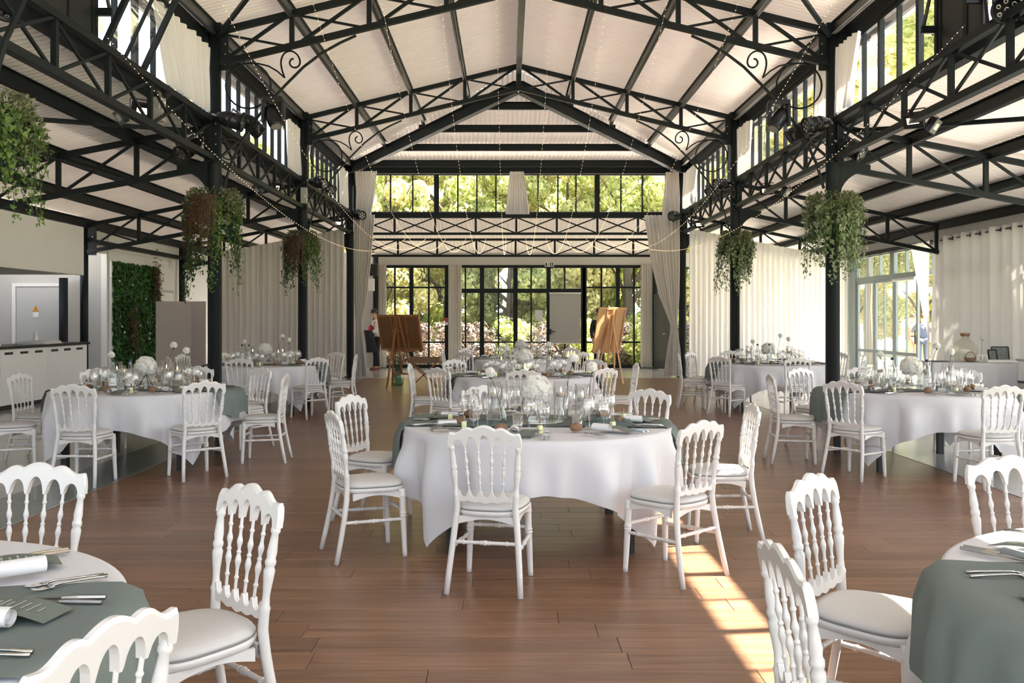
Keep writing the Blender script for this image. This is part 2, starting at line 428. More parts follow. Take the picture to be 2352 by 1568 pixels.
# ---- roof sheets: corrugated, one object each
def corr(y0, y1, pitch=0.104):
    pts = []; n = max(1, round((y1-y0)/pitch)); p = (y1-y0)/n
    for k in range(n):
        a = y0 + k*p
        pts += [(a, 0.0), (a+p*0.42, 0.0), (a+p*0.55, 0.022), (a+p*0.87, 0.022)]
    pts.append((y1, 0.0)); return pts
OV = 0.50
ce = struct('ceiling', 'cream corrugated roof sheets over the nave and the aisles')
def slope_sheet(y0, y1, xa, xb_of_y, z_of, name='roof_sheet', parent=None, swap=False):
    m = MB(); P0 = []; P1 = []
    for y, h in corr(y0, y1):
        xb = xb_of_y(y)
        for P, x in ((P0, xa), (P1, xb)):
            P.append((x, y, z_of(x, y)+h) if not swap else (y, x, z_of(y, x)+h))
    m.grid([P0, P1], len(P0), 2)
    return m.build(name, 'roof_sheet', parent or ce)
SW = 1.04
for sgn in (-1, 1):
    xe = XC + sgn*(HW+OV)
    pr = slope_sheet(0, SW, xe, lambda y: XC, lambda x, y: roof_z(x))
    nsh = int(round((YR - YB)/SW)); step = (YR - YB)/nsh
    for k in range(nsh):
        o = pr if k == 0 else pr.copy()
        if k: COL.objects.link(o)
        o.location = (0, YB + k*step, 0); o.scale = (1, step/SW, 1)
    # hip part, beyond the ridge end
    ye = D3 + OV; hx = lambda y: XC + sgn*max(0, (y-YR)/(D3-YR)*HW)
    k = 0; y = YR
    while y < ye - 0.01:
        y2 = min(y+SW, ye); slope_sheet(y, y2, xe, lambda yy: XC + sgn*min(HW+OV, (yy-YR)/(D3-YR)*HW), lambda x, yy: roof_z(x)); y = y2
ZEND = lambda x, y: ZR - SL*HW*(y-YR)/(D3-YR)
x = XC - HW - OV
while x < XC + HW + OV - 0.01:
    x2 = min(x+SW, XC+HW+OV)
    slope_sheet(x, x2, D3+OV, lambda xx: YR + min(abs(xx-XC), HW+OV)/HW*(D3-YR), lambda xx, yy: ZEND(xx, yy), swap=True); x = x2
# aisles
for sgn, xcol in ((-1, XL), (1, XR)):
    xi = xcol + sgn*0.16; xo = xcol + sgn*(AW+0.5)
    pr = slope_sheet(0, SW, xi, lambda y: xo, lambda x, y: aisle_z(abs(x-xcol)))
    y0, y1 = YB, D4+0.5; nsh = int(round((y1-y0)/SW)); step = (y1-y0)/nsh
    for k in range(nsh):
        o = pr if k == 0 else pr.copy()
        if k: COL.objects.link(o)
        o.location = (0, y0 + k*step, 0); o.scale = (1, step/SW, 1)
x = XL + 0.02
while x < XR - 0.03:
    x2 = min(x+SW, XR-0.02); slope_sheet(x, x2, D3+0.16, lambda xx: D4+0.5, lambda xx, yy: aisle_z(yy-D3), swap=True); x = x2
# eave gutters outside, they clip the top of the sun strip
for sgn in (-1, 1):
    xe = XC + sgn*(HW+OV)
    tr = MB().box(min(xe, xe+sgn*0.05), max(xe, xe+sgn*0.05), YB, D3+OV, roof_z(xe)-0.10, roof_z(xe)+0.05).build('trim_%d' % (1 if sgn < 0 else 2), 'steel')
    tag(tr, 'dark eaves gutter along the %s side of the nave roof' % ('left' if sgn < 0 else 'right'), None, None, 'structure')
tr = MB().box(XL-OV, XR+OV, D3+OV, D3+OV+0.05, roof_z(XL-OV)-0.10, roof_z(XL-OV)+0.05).build('trim_3', 'steel'); tag(tr, 'dark eaves gutter over the far clerestory', None, None, 'structure')

# ---- outer walls
def wallbox(name, label, bx, matname='wall_white'):
    m = MB()
    for b in bx: m.box(*b)
    return tag(m.build(name, matname), label, None, None, 'structure')
GW = -8.45          # left wall face
wl_ = struct('wall_left', 'white wall of the left aisle with the bar recess')
m = MB()
m.box(GW-0.12, GW, 18.58, D4+0.2, 0, 3.42); m.box(GW-0.12, GW, 17.0, 18.58, 2.86, 3.42)                 # behind the green wall
m.box(-8.27, -8.15, 8.0, 16.95, 2.33, 3.25)               # fascia over the bar
m.box(GW-0.12, GW, YB, 11.0, 0, 3.42)
m.build('wall_face', 'wall_white', wl_)
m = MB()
m.box(-11.0, GW-0.12, 18.6, 18.72, 0, 3.42)                      # recess end wall, its shade put into the grey
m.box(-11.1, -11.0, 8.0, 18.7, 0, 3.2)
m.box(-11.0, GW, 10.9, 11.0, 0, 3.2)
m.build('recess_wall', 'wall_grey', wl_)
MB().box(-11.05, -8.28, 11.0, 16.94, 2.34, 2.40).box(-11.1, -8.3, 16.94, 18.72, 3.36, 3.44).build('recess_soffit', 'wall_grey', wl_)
m = MB(); m.box(GW, GW+0.012, 18.6, 18.64, 0, 3.3); m.box(GW, GW+0.006, 18.64, 22.3, 2.93, 2.94)
m.build('wall_joint', 'wall_grey', wl_)

# ---- windows (frames, bars and every pane an object)
WN = [0]
def window(label, origin, udir, us, zs, thick_u=(), thick_z=(), w=0.045, tw=0.09, depth=0.06, matname='steel', holes=(), pane='window_glass'):
    """grid window: us = bar positions along udir, zs = bar heights"""
    WN[0] += 1
    o = struct('window_%d' % WN[0], label, origin)
    u = Vector(udir); nrm = Vector((-u.y, u.x, 0))
    def P(a, z): return Vector(origin) + u*a + Vector((0,0,z))
    for i, a in enumerate(us):
        b = MB(); b.bar(P(a, zs[0]), P(a, zs[-1]), tw if i in thick_u else w, depth, nrm); b.build('mullion', matname, o)
    for j, z in enumerate(zs):
        b = MB(); b.bar(P(us[0], z), P(us[-1], z), depth*0.96, tw if j in thick_z else w); b.build('transom', matname, o)
    for i in range(len(us)-1):
        for j in range(len(zs)-1):
            if (i, j) in holes: continue
            a0, a1, z0, z1 = us[i], us[i+1], zs[j], zs[j+1]
            g = MB(); g.add([P(a0,z0),P(a1,z0),P(a1,z1),P(a0,z1)], [(0,1,2,3)]); g.build('pane', pane, o)
    return o
def trunc(us): return us
ZS0, ZS1 = 4.27, 5.22
bay_names = ['behind the camera', 'nearest the camera', 'front', 'middle', 'rear']
for sgn, side in ((-1, 'left'), (1, 'right')):
    xw = (XL if sgn < 0 else XR) + sgn*0.17
    for b in range(5):
        y0, y1 = D[b]+0.14, D[b+1]-0.14
        n = 10; us = [k*(y1-y0)/n for k in range(n+1)]
        hs = ()
        if side == 'right' and b == 2: hs = ((3,0),(4,0))
        if side == 'left' and b == 2: hs = ((4,0),(5,0))
        window('dark framed %s clerestory window in the %s bay' % (side, bay_names[b]), (xw, y0, 0), (0,1,0), us, [ZS0, ZS1], thick_u=range(0, n+1, 2), thick_z=(0,1), w=0.028, tw=0.075, holes=hs)
    tr = MB().box(xw-0.05, xw+0.05, YB, D3+0.17, ZS1+0.03, 5.47).build('trim_%d' % (4 if sgn < 0 else 5), 'steel'); tag(tr, 'dark head beam over the %s clerestory windows' % side, None, None, 'structure')
    tr = MB().box(xw-0.06, xw+0.06, YB, D3+0.17, 4.10, ZS0-0.02).build('trim_%d' % (6 if sgn < 0 else 7), 'steel'); tag(tr, 'dark sill beam under the %s clerestory windows' % side, None, None, 'structure')
ux = [-3.62,-3.01,-2.44,-1.83,-1.28,-0.79,-0.30,0.24,0.78,1.29,1.755,2.30,2.91,3.46,4.06]
window('far clerestory window filled with sunlit trees', (0, D3+0.17, 0), (1,0,0), [XL+0.1]+ux+[XR-0.1], [4.21, ZS1-0.03], thick_u=(0,4,12,16), thick_z=(), w=0.035, tw=0.13)
tr = MB().box(XL-0.2, XR+0.2, D3+0.12, D3+0.22, ZS1, 5.50).build('trim_8', 'steel'); tag(tr, 'dark head beam over the far clerestory window', None, None, 'structure')
tr = MB().box(XL-0.2, XR+0.2, D3+0.13, D3+0.21, 4.13, 4.19).build('trim_9', 'steel'); tag(tr, 'dark sill beam under the far clerestory window', None, None, 'structure')

# far glazed wall
K4 = D4/F
def X4(px): return (px-1166)*K4
ZH, ZT, ZRAIL = 3.05, 2.435, 0.78
window('left far garden window of small panes', (0, D4, 0), (1,0,0), [X4(p) for p in (868,907,945,985,1026)], [0.04, ZRAIL, ZT, ZH], thick_u=(0,2,4), thick_z=(0,), w=0.05, tw=0.12)
window('glazed garden doors under a heavy transom in the far wall', (0, D4, 0), (1,0,0), [X4(p) for p in (1040,1069,1107,1145,1184,1220,1260,1297,1339)], [0.04, ZRAIL, ZT-0.1, ZH], thick_u=(2,4,6,8), thick_z=(0,2), w=0.045, tw=0.13)
window('right far garden window of small panes', (0, D4, 0), (1,0,0), [X4(p) for p in (1343,1381,1419,1456,1497)], [0.04, ZRAIL, ZT, ZH], thick_u=(0,2,4), thick_z=(0,), w=0.05, tw=0.12)
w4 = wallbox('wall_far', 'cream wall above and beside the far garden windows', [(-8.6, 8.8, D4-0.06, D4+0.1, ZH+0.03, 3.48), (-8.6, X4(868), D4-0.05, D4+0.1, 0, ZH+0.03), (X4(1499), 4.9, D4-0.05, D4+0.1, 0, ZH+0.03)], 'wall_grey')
tr = MB().box(X4(868), X4(1497), D4-0.09, D4-0.05, ZH-0.02, ZH+0.06).build('trim_10', 'steel'); tag(tr, 'dark lintel strip over the far garden windows', None, None, 'structure')
# right wall: glazed all along, curtains hang in front of parts of it
RWX = 8.72
def rw(a, b, n, label, holes=(), mt='frame_pale'):
    us = [k*(b-a)/n for k in range(n+1)]
    return window(label, (RWX, a, 0), (0,1,0), us, [0.04, 0.75, 2.42, 3.02], thick_u=range(0, n+1, 2), thick_z=(0,2), w=0.04, tw=0.09, matname=mt, holes=holes)
rw(YB, D[2], 10, 'right aisle glazing beside the camera')
rw(D[2], 12.1, 6, 'right aisle glazing in the front bay')
rw(12.1, 17.3, 6, 'right aisle glazing behind the tall white curtain')
rw(22.5, 26.7, 5, 'right aisle glazing in the far corner')
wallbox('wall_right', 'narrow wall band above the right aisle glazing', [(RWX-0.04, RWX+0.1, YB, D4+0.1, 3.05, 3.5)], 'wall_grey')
window('right far corner glazing seen behind the white curtain', (4.9, D4, 0), (1,0,0), [0,0.76,1.5,2.3,3.1,3.8], [0.04,0.75,2.42,3.02], w=0.04)
# unseen near end behind the camera, glazing added to bring daylight inside
window('unseen glazed gable behind the camera, added for daylight', (0, YB, 0), (1,0,0), [XL+k*(XR-XL)/8 for k in range(9)], [0.04, 1.1, 2.4, 3.6, 5.2], thick_u=(0,4,8), thick_z=(0,), w=0.05)
window('unseen glazed end of the right aisle behind the camera, added for daylight', (0, YB, 0), (1,0,0), [XR+k*0.86 for k in range(6)], [0.04, 1.1, 2.4, 3.4], w=0.05)
window('unseen glazed end of the left aisle behind the camera, added for daylight', (0, YB, 0), (1,0,0), [XL-4.3+k*0.86 for k in range(6)], [0.04, 1.1, 2.4, 3.4], w=0.05)

# garden doors in the right wall: two folded leaves and an open one
DX = RWX
window('pale framed fanlight over the right garden doors', (DX, 18.0, 0), (0,1,0), [0,0.62,1.24,1.86,1.98,2.6,3.22,3.9,4.35], [2.45, 3.02], thick_u=(0,3,4,8), thick_z=(0,1), w=0.03, tw=0.10, depth=0.08, matname='frame_pale')
DN = [0]
def leaf(label, p, ang, wdt, n=2):
    DN[0] += 1
    o = struct('door_%d' % DN[0], label, (p[0], p[1], 0))
    u = Vector((math.cos(ang), math.sin(ang), 0)); nr = Vector((-u.y, u.x, 0))
    def P(a, z): return Vector((p[0], p[1], 0)) + u*a + Vector((0,0,z))
    for a in (0.035, wdt-0.035): MB().bar(P(a,0.02), P(a,2.40), 0.07, 0.05, nr).build('stile', 'frame_pale', o)
    for z in (0.07, 0.72, 2.365): MB().bar(P(0.07,z), P(wdt-0.07,z), 0.05, 0.07 if z != 0.07 else 0.1).build('rail', 'frame_pale', o)
    for k in range(1, n): a = 0.07+(wdt-0.14)*k/n; MB().bar(P(a,0.1), P(a,2.34), 0.022, 0.04, nr).build('glazing_bar', 'frame_pale', o)
    for k in range(n):
        a0, a1 = 0.07+(wdt-0.14)*k/n, 0.07+(wdt-0.14)*(k+1)/n
        for z0, z1 in ((0.1,0.69),(0.75,2.33)):
            g = MB(); g.add([P(a0,z0),P(a1,z0),P(a1,z1),P(a0,z1)], [(0,1,2,3)]); g.build('pane', 'window_glass', o)
    return o, P
leaf('pale glazed garden door leaf next to the white curtain', (DX, 21.95), -PI/2, 1.02)
leaf('pale glazed garden door leaf in the middle of the opening', (DX, 20.9), -PI/2, 1.05)
d3o, P3 = leaf('pale glazed garden door leaf beside the open gap, with handle', (DX, 19.82), -PI/2, 1.12)
MB().bar(P3(1.06,0.95)+Vector((-0.05,0,0)), P3(1.06,1.25)+Vector((-0.05,0,0)), 0.03, 0.02, (1,0,0)).build('lock_plate', 'black', d3o)
MB().bar(P3(0.92,1.12)+Vector((-0.07,0,0)), P3(1.06,1.12)+Vector((-0.07,0,0)), 0.02, 0.02).build('handle', 'black', d3o)
MB().tube([P3(0.02,2.36)+Vector((-0.06,0,0)), P3(1.1,2.36)+Vector((-0.06,0,0))], 0.04, 8).build('blind_roll', 'sign_white', d3o)
# far corner post beside the door
tr = MB().box(DX-0.06, DX+0.06, 21.97, 22.4, 0, 3.05).build('trim_11', 'frame_pale'); tag(tr, 'pale post at the edge of the right garden doors', None, None, 'structure')
# bar recess doors
dd = struct('door_4', 'plain grey door with warning sign at the end of the bar recess', (-9.9, 18.55, 0))
m = MB(); m.box(-10.42, -10.35, 18.53, 18.62, 0, 2.24); m.box(-9.42, -9.35, 18.53, 18.62, 0, 2.24); m.box(-10.35, -9.42, 18.53, 18.62, 2.17, 2.24); m.build('door_frame', 'wall_white', dd)
MB().box(-10.34, -9.43, 18.56, 18.6, 0.01, 2.16).build('door_leaf', 'door_grey', dd)
sg = MB().box(-9.99, -9.87, 18.548, 18.558, 1.52, 1.63).build('warning_sign', 'sign_white', dd); sg['label'] = 'small white notice under a warning triangle'
tg = MB().prism([(-10.0,18.548,1.65),(-9.86,18.548,1.65),(-9.93,18.548,1.77)], (0,0.008,0)).build('warning_triangle', 'sign_orange', dd); tg['label'] = 'orange warning triangle'
m = MB(); m.bar((-9.93,18.546,1.68),(-9.93,18.546,1.73),0.012,0.004,(0,1,0)); m.build('warning_mark', 'black', tg)
MB().tube([(-9.5,18.55,1.02),(-9.5,18.5,1.02),(-9.62,18.5,1.02)], 0.01, 6).build('handle', 'bolt', dd)
dd = struct('door_5', 'white door at the left edge of the bar recess', (-10.9, 17.9, 0))
m = MB(); m.box(-11.0, -10.95, 17.3, 18.3, 0, 2.2); m.build('door_leaf', 'wall_white', dd)
m = MB(); m.box(-11.0, -10.93, 17.22, 17.3, 0, 2.28); m.box(-11.0, -10.93, 18.3, 18.38, 0, 2.28); m.box(-11.0, -10.93, 17.3, 18.3, 2.2, 2.28); m.build('door_frame', 'wall_grey', dd)
dd = struct('door_6', 'white door half hidden by the green plant wall', (GW, 21.9, 0))
m = MB(); m.box(GW, GW+0.03, 21.35, 22.25, 0, 2.2); m.build('door_frame', 'wall_grey', dd)
MB().box(GW+0.02, GW+0.04, 21.42, 22.18, 0.01, 2.13).build('door_leaf', 'wall_white', dd)
sg = MB().box(GW+0.001, GW+0.01, 21.45, 21.75, 2.38, 2.62).build('notice', 'sign_white', dd)
MB().box(GW+0.01, GW+0.013, 21.58, 21.61, 2.4, 2.5).build('notice_arrow', 'black', sg)
m = MB()
for k in range(4): m.box(GW+0.01, GW+0.012, 21.5+k*0.055, 21.54+k*0.055, 2.56, 2.59)
m.build('notice_text', 'box_grey', sg)
# ------------------------------------------------------------------ steelwork
near = {6.68: 'nearest', 12.1: 'front', 17.3: 'middle', 22.5: 'far', 1.7: 'first', -3.5: 'last'}
def bolts(parent, pts, r=0.011, axis=(0,-1,0)):
    for p in pts:
        q = Vector(p) + Vector(axis)*0.012
        MB().tube([p, q], [r, r*0.8], 6).build('bolt', 'bolt', parent)
ZG0, ZG1 = 3.68, 4.19         # side girder chord centres
for sgn, xc, side in ((-1, XL, 'left'), (1, XR, 'right')):
    for y in (1.7, 6.68, 12.1, 17.3, 22.5):
        t = thing('column', 'dark round steel column, %s on the %s side of the nave' % (near[y], side), 'column', (xc, y, 0), 0, 'nave columns')
        MB().lathe([(0.15,0),(0.15,0.015),(0.095,0.02),(0.092,3.5),(0.085,5.45)], 20, (xc,y,0)).build('shaft', 'steel', t, True)
        m = MB(); s = -sgn
        m.box(min(xc+s*0.07, xc+s*0.19), max(xc+s*0.07, xc+s*0.19), y-0.012, y+0.012, 4.9, 5.5)
        m.box(xc-0.12, xc+0.12, y-0.12, y+0.12, 5.40, 5.52)
        m.build('head_plate', 'steel', t)
        bolts(t, [(xc+s*0.15, y-0.012, z) for z in (4.98, 5.12, 5.26)])
        m = MB(); m.box(xc-0.012, xc+0.012, y-0.2, y+0.2, 3.62, 4.24); m.box(xc-0.1, xc+0.1, y-0.14, y-0.128, 3.62, 4.24); m.build('girder_plate', 'steel', t)
        bolts(t, [(xc+s*0.06, y-0.14, z) for z in (3.72, 3.86, 4.0, 4.14)])
        # curved haunch under the aisle truss
        pts = [(xc, y-0.02, 3.62)]
        x1 = xc + sgn*0.09
        pts = [(x1, y-0.03, 3.16)]
        for k in range(9):
            a = k/8*PI/2; pts.append((x1 + sgn*0.42*(1-math.cos(a)), y-0.03, 3.16+0.36*math.sin(a)))
        pts += [(x1+sgn*0.42, y-0.03, 3.60), (x1, y-0.03, 3.66)]
        if sgn > 0: pts = pts[::-1]
        MB().prism(pts, (0,0.06,0)).build('haunch', 'steel', t)
    for y in ((6.68, 12.1, 17.3, 22.5) if sgn < 0 else (6.68, 12.1)):
        xo = (AXL if sgn < 0 else AXR)
        if sgn > 0: xo = 8.63
        t = thing('outer_column', 'thin dark steel post on the %s outer wall, %s bay line' % (side, near[y]), 'column', (xo, y, 0), 0, 'outer wall posts')
        MB().lathe([(0.075,0),(0.075,3.3)], 14, (xo,y,0)).build('shaft', 'steel', t, True)
        if sgn > 0: continue
        m = MB(); m.box(min(xo, xo-sgn*0.24), max(xo, xo-sgn*0.24), y-0.012, y+0.012, 2.74, 3.36); m.build('head_plate', 'steel', t)
        bolts(t, [(xo-sgn*0.17, y-0.012, z) for z in (2.82, 3.1)])
t = thing('bar_post', 'black round post beside the grey door behind the bar', 'column', (-9.22, 18.3, 0))
MB().lathe([(0.085,0),(0.085,2.34)], 14, (-9.22,18.3,0)).build('shaft', 'steel', t, True)
MB().lathe([(0.13,0),(0.13,0.012)], 14, (-9.22,18.3,0)).build('base_plate', 'steel', t)

# ---- roof trusses
def truss(y, word):
    t = thing('roof_truss', 'dark lattice roof truss across the nave, the %s one in view' % word, 'truss', (XC, y, 4.95), 0, 'lattice roof trusses')
    zb = lambda x: 4.98 + SL*(HW-abs(x-XC)); zt = lambda x: 5.42 + SL*(HW-abs(x-XC))
    for s in (-1, 1):
        a = XC+s*(HW-0.02); b = XC+s*0.0
        MB().bar((a,y,zt(a)), (b,y,zt(b)), 0.07, 0.085).build('top_chord', 'steel', t)
        MB().bar((a,y,zb(a)), (b,y,zb(b)), 0.07, 0.08).build('bottom_chord', 'steel', t)
        xs = [XC+s*HW*(1-k/4) for k in range(5)]
        for k in range(1, 4): MB().bar((xs[k],y,zb(xs[k])), (xs[k],y,zt(xs[k])), 0.065, 0.05, (0,1,0)).build('vertical', 'steel', t)
        for k in range(4):
            MB().bar((xs[k]-s*0.05,y,zb(xs[k])), (xs[k+1]+s*0.03,y,zt(xs[k+1])), 0.042, 0.042, (0,1,0)).build('diagonal', 'steel', t)
            MB().bar((xs[k]-s*0.05,y+0.045,zt(xs[k])), (xs[k+1]+s*0.03,y+0.045,zb(xs[k+1])), 0.03, 0.03, (0,1,0)).build('diagonal', 'steel', t)
    MB().bar((XC,y,zb(XC)-0.04), (XC,y,zt(XC)), 0.09, 0.06, (0,1,0)).build('king_post', 'steel', t)
    return t
truss(6.68, 'nearest'); truss(D1, 'front'); truss(D2, 'rear')

# ---- wrought iron scroll brackets
def scroll(xc, s, y, label):
    t = thing('scroll_bracket', label, 'bracket', (xc, y, 3.3), 0, 'scrolled iron brackets')
    def P(a, z, o=0): return (xc+s*a, y+o, z)
    arc = [(.10,3.28),(.20,3.62),(.34,3.92),(.52,4.20),(.72,4.45),(.95,4.70),(1.2,4.95),(1.45,5.14),(1.7,5.28),(1.92,5.38)]
    m = MB()
    for i in range(len(arc)-1): m.bar(P(*arc[i]), P(*arc[i+1]), 0.05, 0.022, (0,1,0) if False else (0,0,1))
    m.build('curved_bar', 'steel', t)
    MB().tube([P(.44+.31*math.cos(a), 4.69+.31*math.sin(a)) for a in [2*PI*k/28 for k in range(29)]], 0.013, 6).build('ring', 'steel', t, True)
    sp = [(.94,4.80),(.90,4.92),(.89,5.03),(.93,5.13),(1.02,5.17),(1.11,5.12),(1.15,5.03),(1.13,4.96),(1.07,4.94),(1.02,4.97),(1.01,5.02),(1.04,5.06),(1.07,5.05)]
    sp2 = []
    for i in range(len(sp)-1):
        for k in range(3):
            t_ = k/3; p0 = sp[max(i-1,0)]; p1 = sp[i]; p2 = sp[i+1]; p3 = sp[min(i+2,len(sp)-1)]
            sp2.append(tuple(0.5*((2*p1[c])+(-p0[c]+p2[c])*t_+(2*p0[c]-5*p1[c]+4*p2[c]-p3[c])*t_*t_+(-p0[c]+3*p1[c]-3*p2[c]+p3[c])*t_**3) for c in (0,1)))
    MB().tube([P(*q) for q in sp2], 0.013, 6).build('scroll', 'steel', t, True)
    MB().tube([P(a, z) for a, z in ((.94,4.80),(.84,4.89),(.72,4.96),(.58,4.995),(.44,5.0),(.30,4.98))], 0.012, 6).build('scroll', 'steel', t, True)
    return t
scroll(XL+0.02, 1, D1, 'scrolled iron bracket under the front truss, left')
scroll(XR-0.02, -1, D1, 'scrolled iron bracket under the front truss, right')
scroll(XL+0.02, 1, D2, 'scrolled iron bracket under the rear truss, left')
scroll(XR-0.02, -1, D2, 'scrolled iron bracket under the rear truss, right')
scroll(XL+0.02, 1, 6.68, 'scrolled iron bracket at the top left picture edge')
scroll(XR-0.02, -1, 6.68, 'scrolled iron bracket under the nearest truss, right')

# ---- ridge, purlins, hips
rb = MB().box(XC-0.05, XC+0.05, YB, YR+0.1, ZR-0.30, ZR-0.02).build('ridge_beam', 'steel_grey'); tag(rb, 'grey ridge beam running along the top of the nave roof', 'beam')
ordw = ['eaves', 'lower', 'middle', 'upper']
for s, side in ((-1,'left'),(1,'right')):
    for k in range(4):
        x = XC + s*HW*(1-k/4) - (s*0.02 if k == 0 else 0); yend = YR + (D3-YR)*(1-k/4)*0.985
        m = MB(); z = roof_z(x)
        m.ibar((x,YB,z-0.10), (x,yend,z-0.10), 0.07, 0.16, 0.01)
        o = m.build('purlin', 'steel_grey'); tag(o, 'grey %s purlin of the %s nave roof slope' % (ordw[k], side), 'purlin', 'nave purlins')  # paler than the truss steel: the purlins' lit faces put into the colour
    # hip rafters
    m = MB(); m.ibar((XC+s*0.03, YR+0.02, 6.22), (XC+s*(HW-0.03), D3-0.03, 5.31), 0.14, 0.26, 0.016)
    o = m.build('hip_rafter', 'steel'); tag(o, 'heavy dark hip rafter from the ridge down to the far %s column' % side, 'rafter', 'hip rafters')
    # wind braces in the near roof bay
    m = MB(); m.bar((XC+s*(HW-0.06), D1-0.05, 5.36), (XC+s*0.35, 6.68, 6.30), 0.05, 0.05)
    o = m.build('wind_brace', 'steel'); tag(o, 'thin dark diagonal wind brace in the %s near roof bay' % side, 'brace', 'wind braces')
for k, (q, wd) in enumerate(((0.005,'lowest'),(0.22,'second'),(0.45,'third'),(0.70,'topmost'))):
    y = D3 - (D3-YR)*q; hw = HW*(1-q)-0.05; z = ZEND(0, y)-0.11
    m = MB(); m.ibar((XC-hw,y,z), (XC+hw,y,z), 0.07, 0.17, 0.012)
    o = m.build('purlin', 'steel'); tag(o, 'dark crosswise purlin of the far hipped roof end, %s' % wd, 'purlin', 'hip end purlins')

# ---- lattice girders along the column lines
def girder(p, q, label, n, z0=ZG0, z1=ZG1, tk=0.075, cols='steel'):
    p = Vector(p); q = Vector(q)
    t = thing('lattice_girder', label, 'girder', (p.x, p.y, z0), 0, 'lattice girders')
    d = (q-p); up = Vector((0,0,1)); nrm = d.normalized().cross(up)
    A = lambda k, z, o=0: p + d*(k/n) + up*z + nrm*o
    MB().bar(A(0,z1), A(n,z1), 0.09, tk).build('top_chord', cols, t)
    MB().bar(A(0,z0), A(n,z0), 0.09, tk).build('bottom_chord', cols, t)
    for k in range(1, n): MB().bar(A(k,z0), A(k,z1), 0.055, 0.05, nrm).build('vertical', cols, t)
    for k in range(n):
        MB().bar(A(k+0.04,z0+.03,0.012), A(k+0.96,z1-.03,0.012), 0.032, 0.024, nrm).build('diagonal', cols, t)
        MB().bar(A(k+0.04,z1-.03,-0.014), A(k+0.96,z0+.03,-0.014), 0.032, 0.024, nrm).build('diagonal', cols, t)
    return t
bw = {2:'front', 3:'middle', 4:'rear', 1:'nearest'}
for sgn, xc, side in ((-1, XL, 'left'), (1, XR, 'right')):
    for b in (1, 2, 3, 4):
        girder((xc, D[b]+0.1, 0), (xc, D[b+1]-0.1, 0), 'dark lattice girder under the %s clerestory, %s bay' % (side, bw[b]), 5)
girder((XL+0.1, D3, 0), (XR-0.1, D3, 0), 'dark lattice girder under the far clerestory', 8, 3.66, 4.09, 0.06)
girder((XL-0.1, 24.4, 0), (XR+0.1, 24.4, 0), 'dark lattice girder beyond, where the fairy lights hang', 8, 3.23, 3.68, 0.06)

# ---- aisle trusses and purlins
def aisle_truss(sgn, xc, side, y, word, zoff=0):
    t = thing('aisle_truss', 'dark lattice truss sloping over the %s aisle, %s' % (side, word), 'truss', (xc, y, 3.5), 0, 'aisle trusses')
    zt = lambda d: 4.13-ASL*d; zb = lambda d: 3.58-0.183*d
    X = lambda d: xc+sgn*d*(0.93 if sgn > 0 and y > 15 else 0.98 if sgn > 0 else 1)
    MB().bar((X(.05),y,zt(0)), (X(AW),y,zt(AW)), 0.07, 0.075).build('top_chord', 'steel', t)
    MB().bar((X(.05),y,zb(0)), (X(AW),y,zb(AW)), 0.07, 0.075).build('bottom_chord', 'steel', t)
    ds = [k*AW/4 for k in range(5)]
    for k in range(1, 5): MB().bar((X(ds[k]-(0.04 if k == 4 else 0)),y,zb(ds[k])), (X(ds[k]-(0.04 if k == 4 else 0)),y,zt(ds[k])), 0.06, 0.05, (0,1,0)).build('vertical', 'steel', t)
    for k in range(4):
        MB().bar((X(ds[k]),y,zt(ds[k])), (X(ds[k+1]),y,zb(ds[k+1])), 0.034, 0.034, (0,1,0)).build('diagonal', 'steel', t)
        MB().bar((X(ds[k]),y+.04,zb(ds[k])), (X(ds[k+1]),y+.04,zt(ds[k+1])), 0.034, 0.034, (0,1,0)).build('diagonal', 'steel', t)
for sgn, xc, side in ((-1, XL, 'left'), (1, XR, 'right')):
    for y, w in ((6.68,'nearest'),(D1,'front'),(D2,'middle'),(D3,'rear')): aisle_truss(sgn, xc, side, y, w)
    for k in range(1, 5):
        d = k*AW/4-(0.08 if k == 4 else 0); x = xc+sgn*d; z = aisle_z(d)-0.11
        m = MB(); m.ibar((x,YB,z), (x,D4,z), 0.08, 0.17, 0.012)
        tag(m.build('purlin', 'steel'), 'dark I-beam purlin of the %s aisle roof, number %s from the columns' % (side, ['one','two','three','four'][k-1]), 'purlin', 'aisle purlins')
    tag(MB().bar((xc+sgn*0.25,12.05,4.06),(xc+sgn*4.15,6.0,3.22),0.06,0.05).build('wind_brace', 'steel'), 'thin dark diagonal brace under the %s aisle roof, front bay' % side, 'brace', 'wind braces')
    xo = xc+sgn*(AW-0.02) if sgn < 0 else 8.6
    tag(MB().box(xo-0.05, xo+0.05, YB, D4, 2.99, 3.08).build('eaves_rail', 'steel'), 'dark eaves rail along the %s outer wall' % side, 'beam')
# posts at the far lean-to corners
for x, lb in ((-3.95,'left'),(4.42,'right')):
    t = thing('outer_column', 'dark round post by the far garden wall, %s' % lb, 'column', (x, D4-0.3, 0), 0, 'outer wall posts')
    MB().lathe([(0.08,0),(0.08,3.4)], 14, (x,D4-0.3,0)).build('shaft', 'steel', t, True)
    MB().lathe([(0.13,0),(0.13,0.012)], 14, (x,D4-0.3,0)).build('base_plate', 'steel', t)
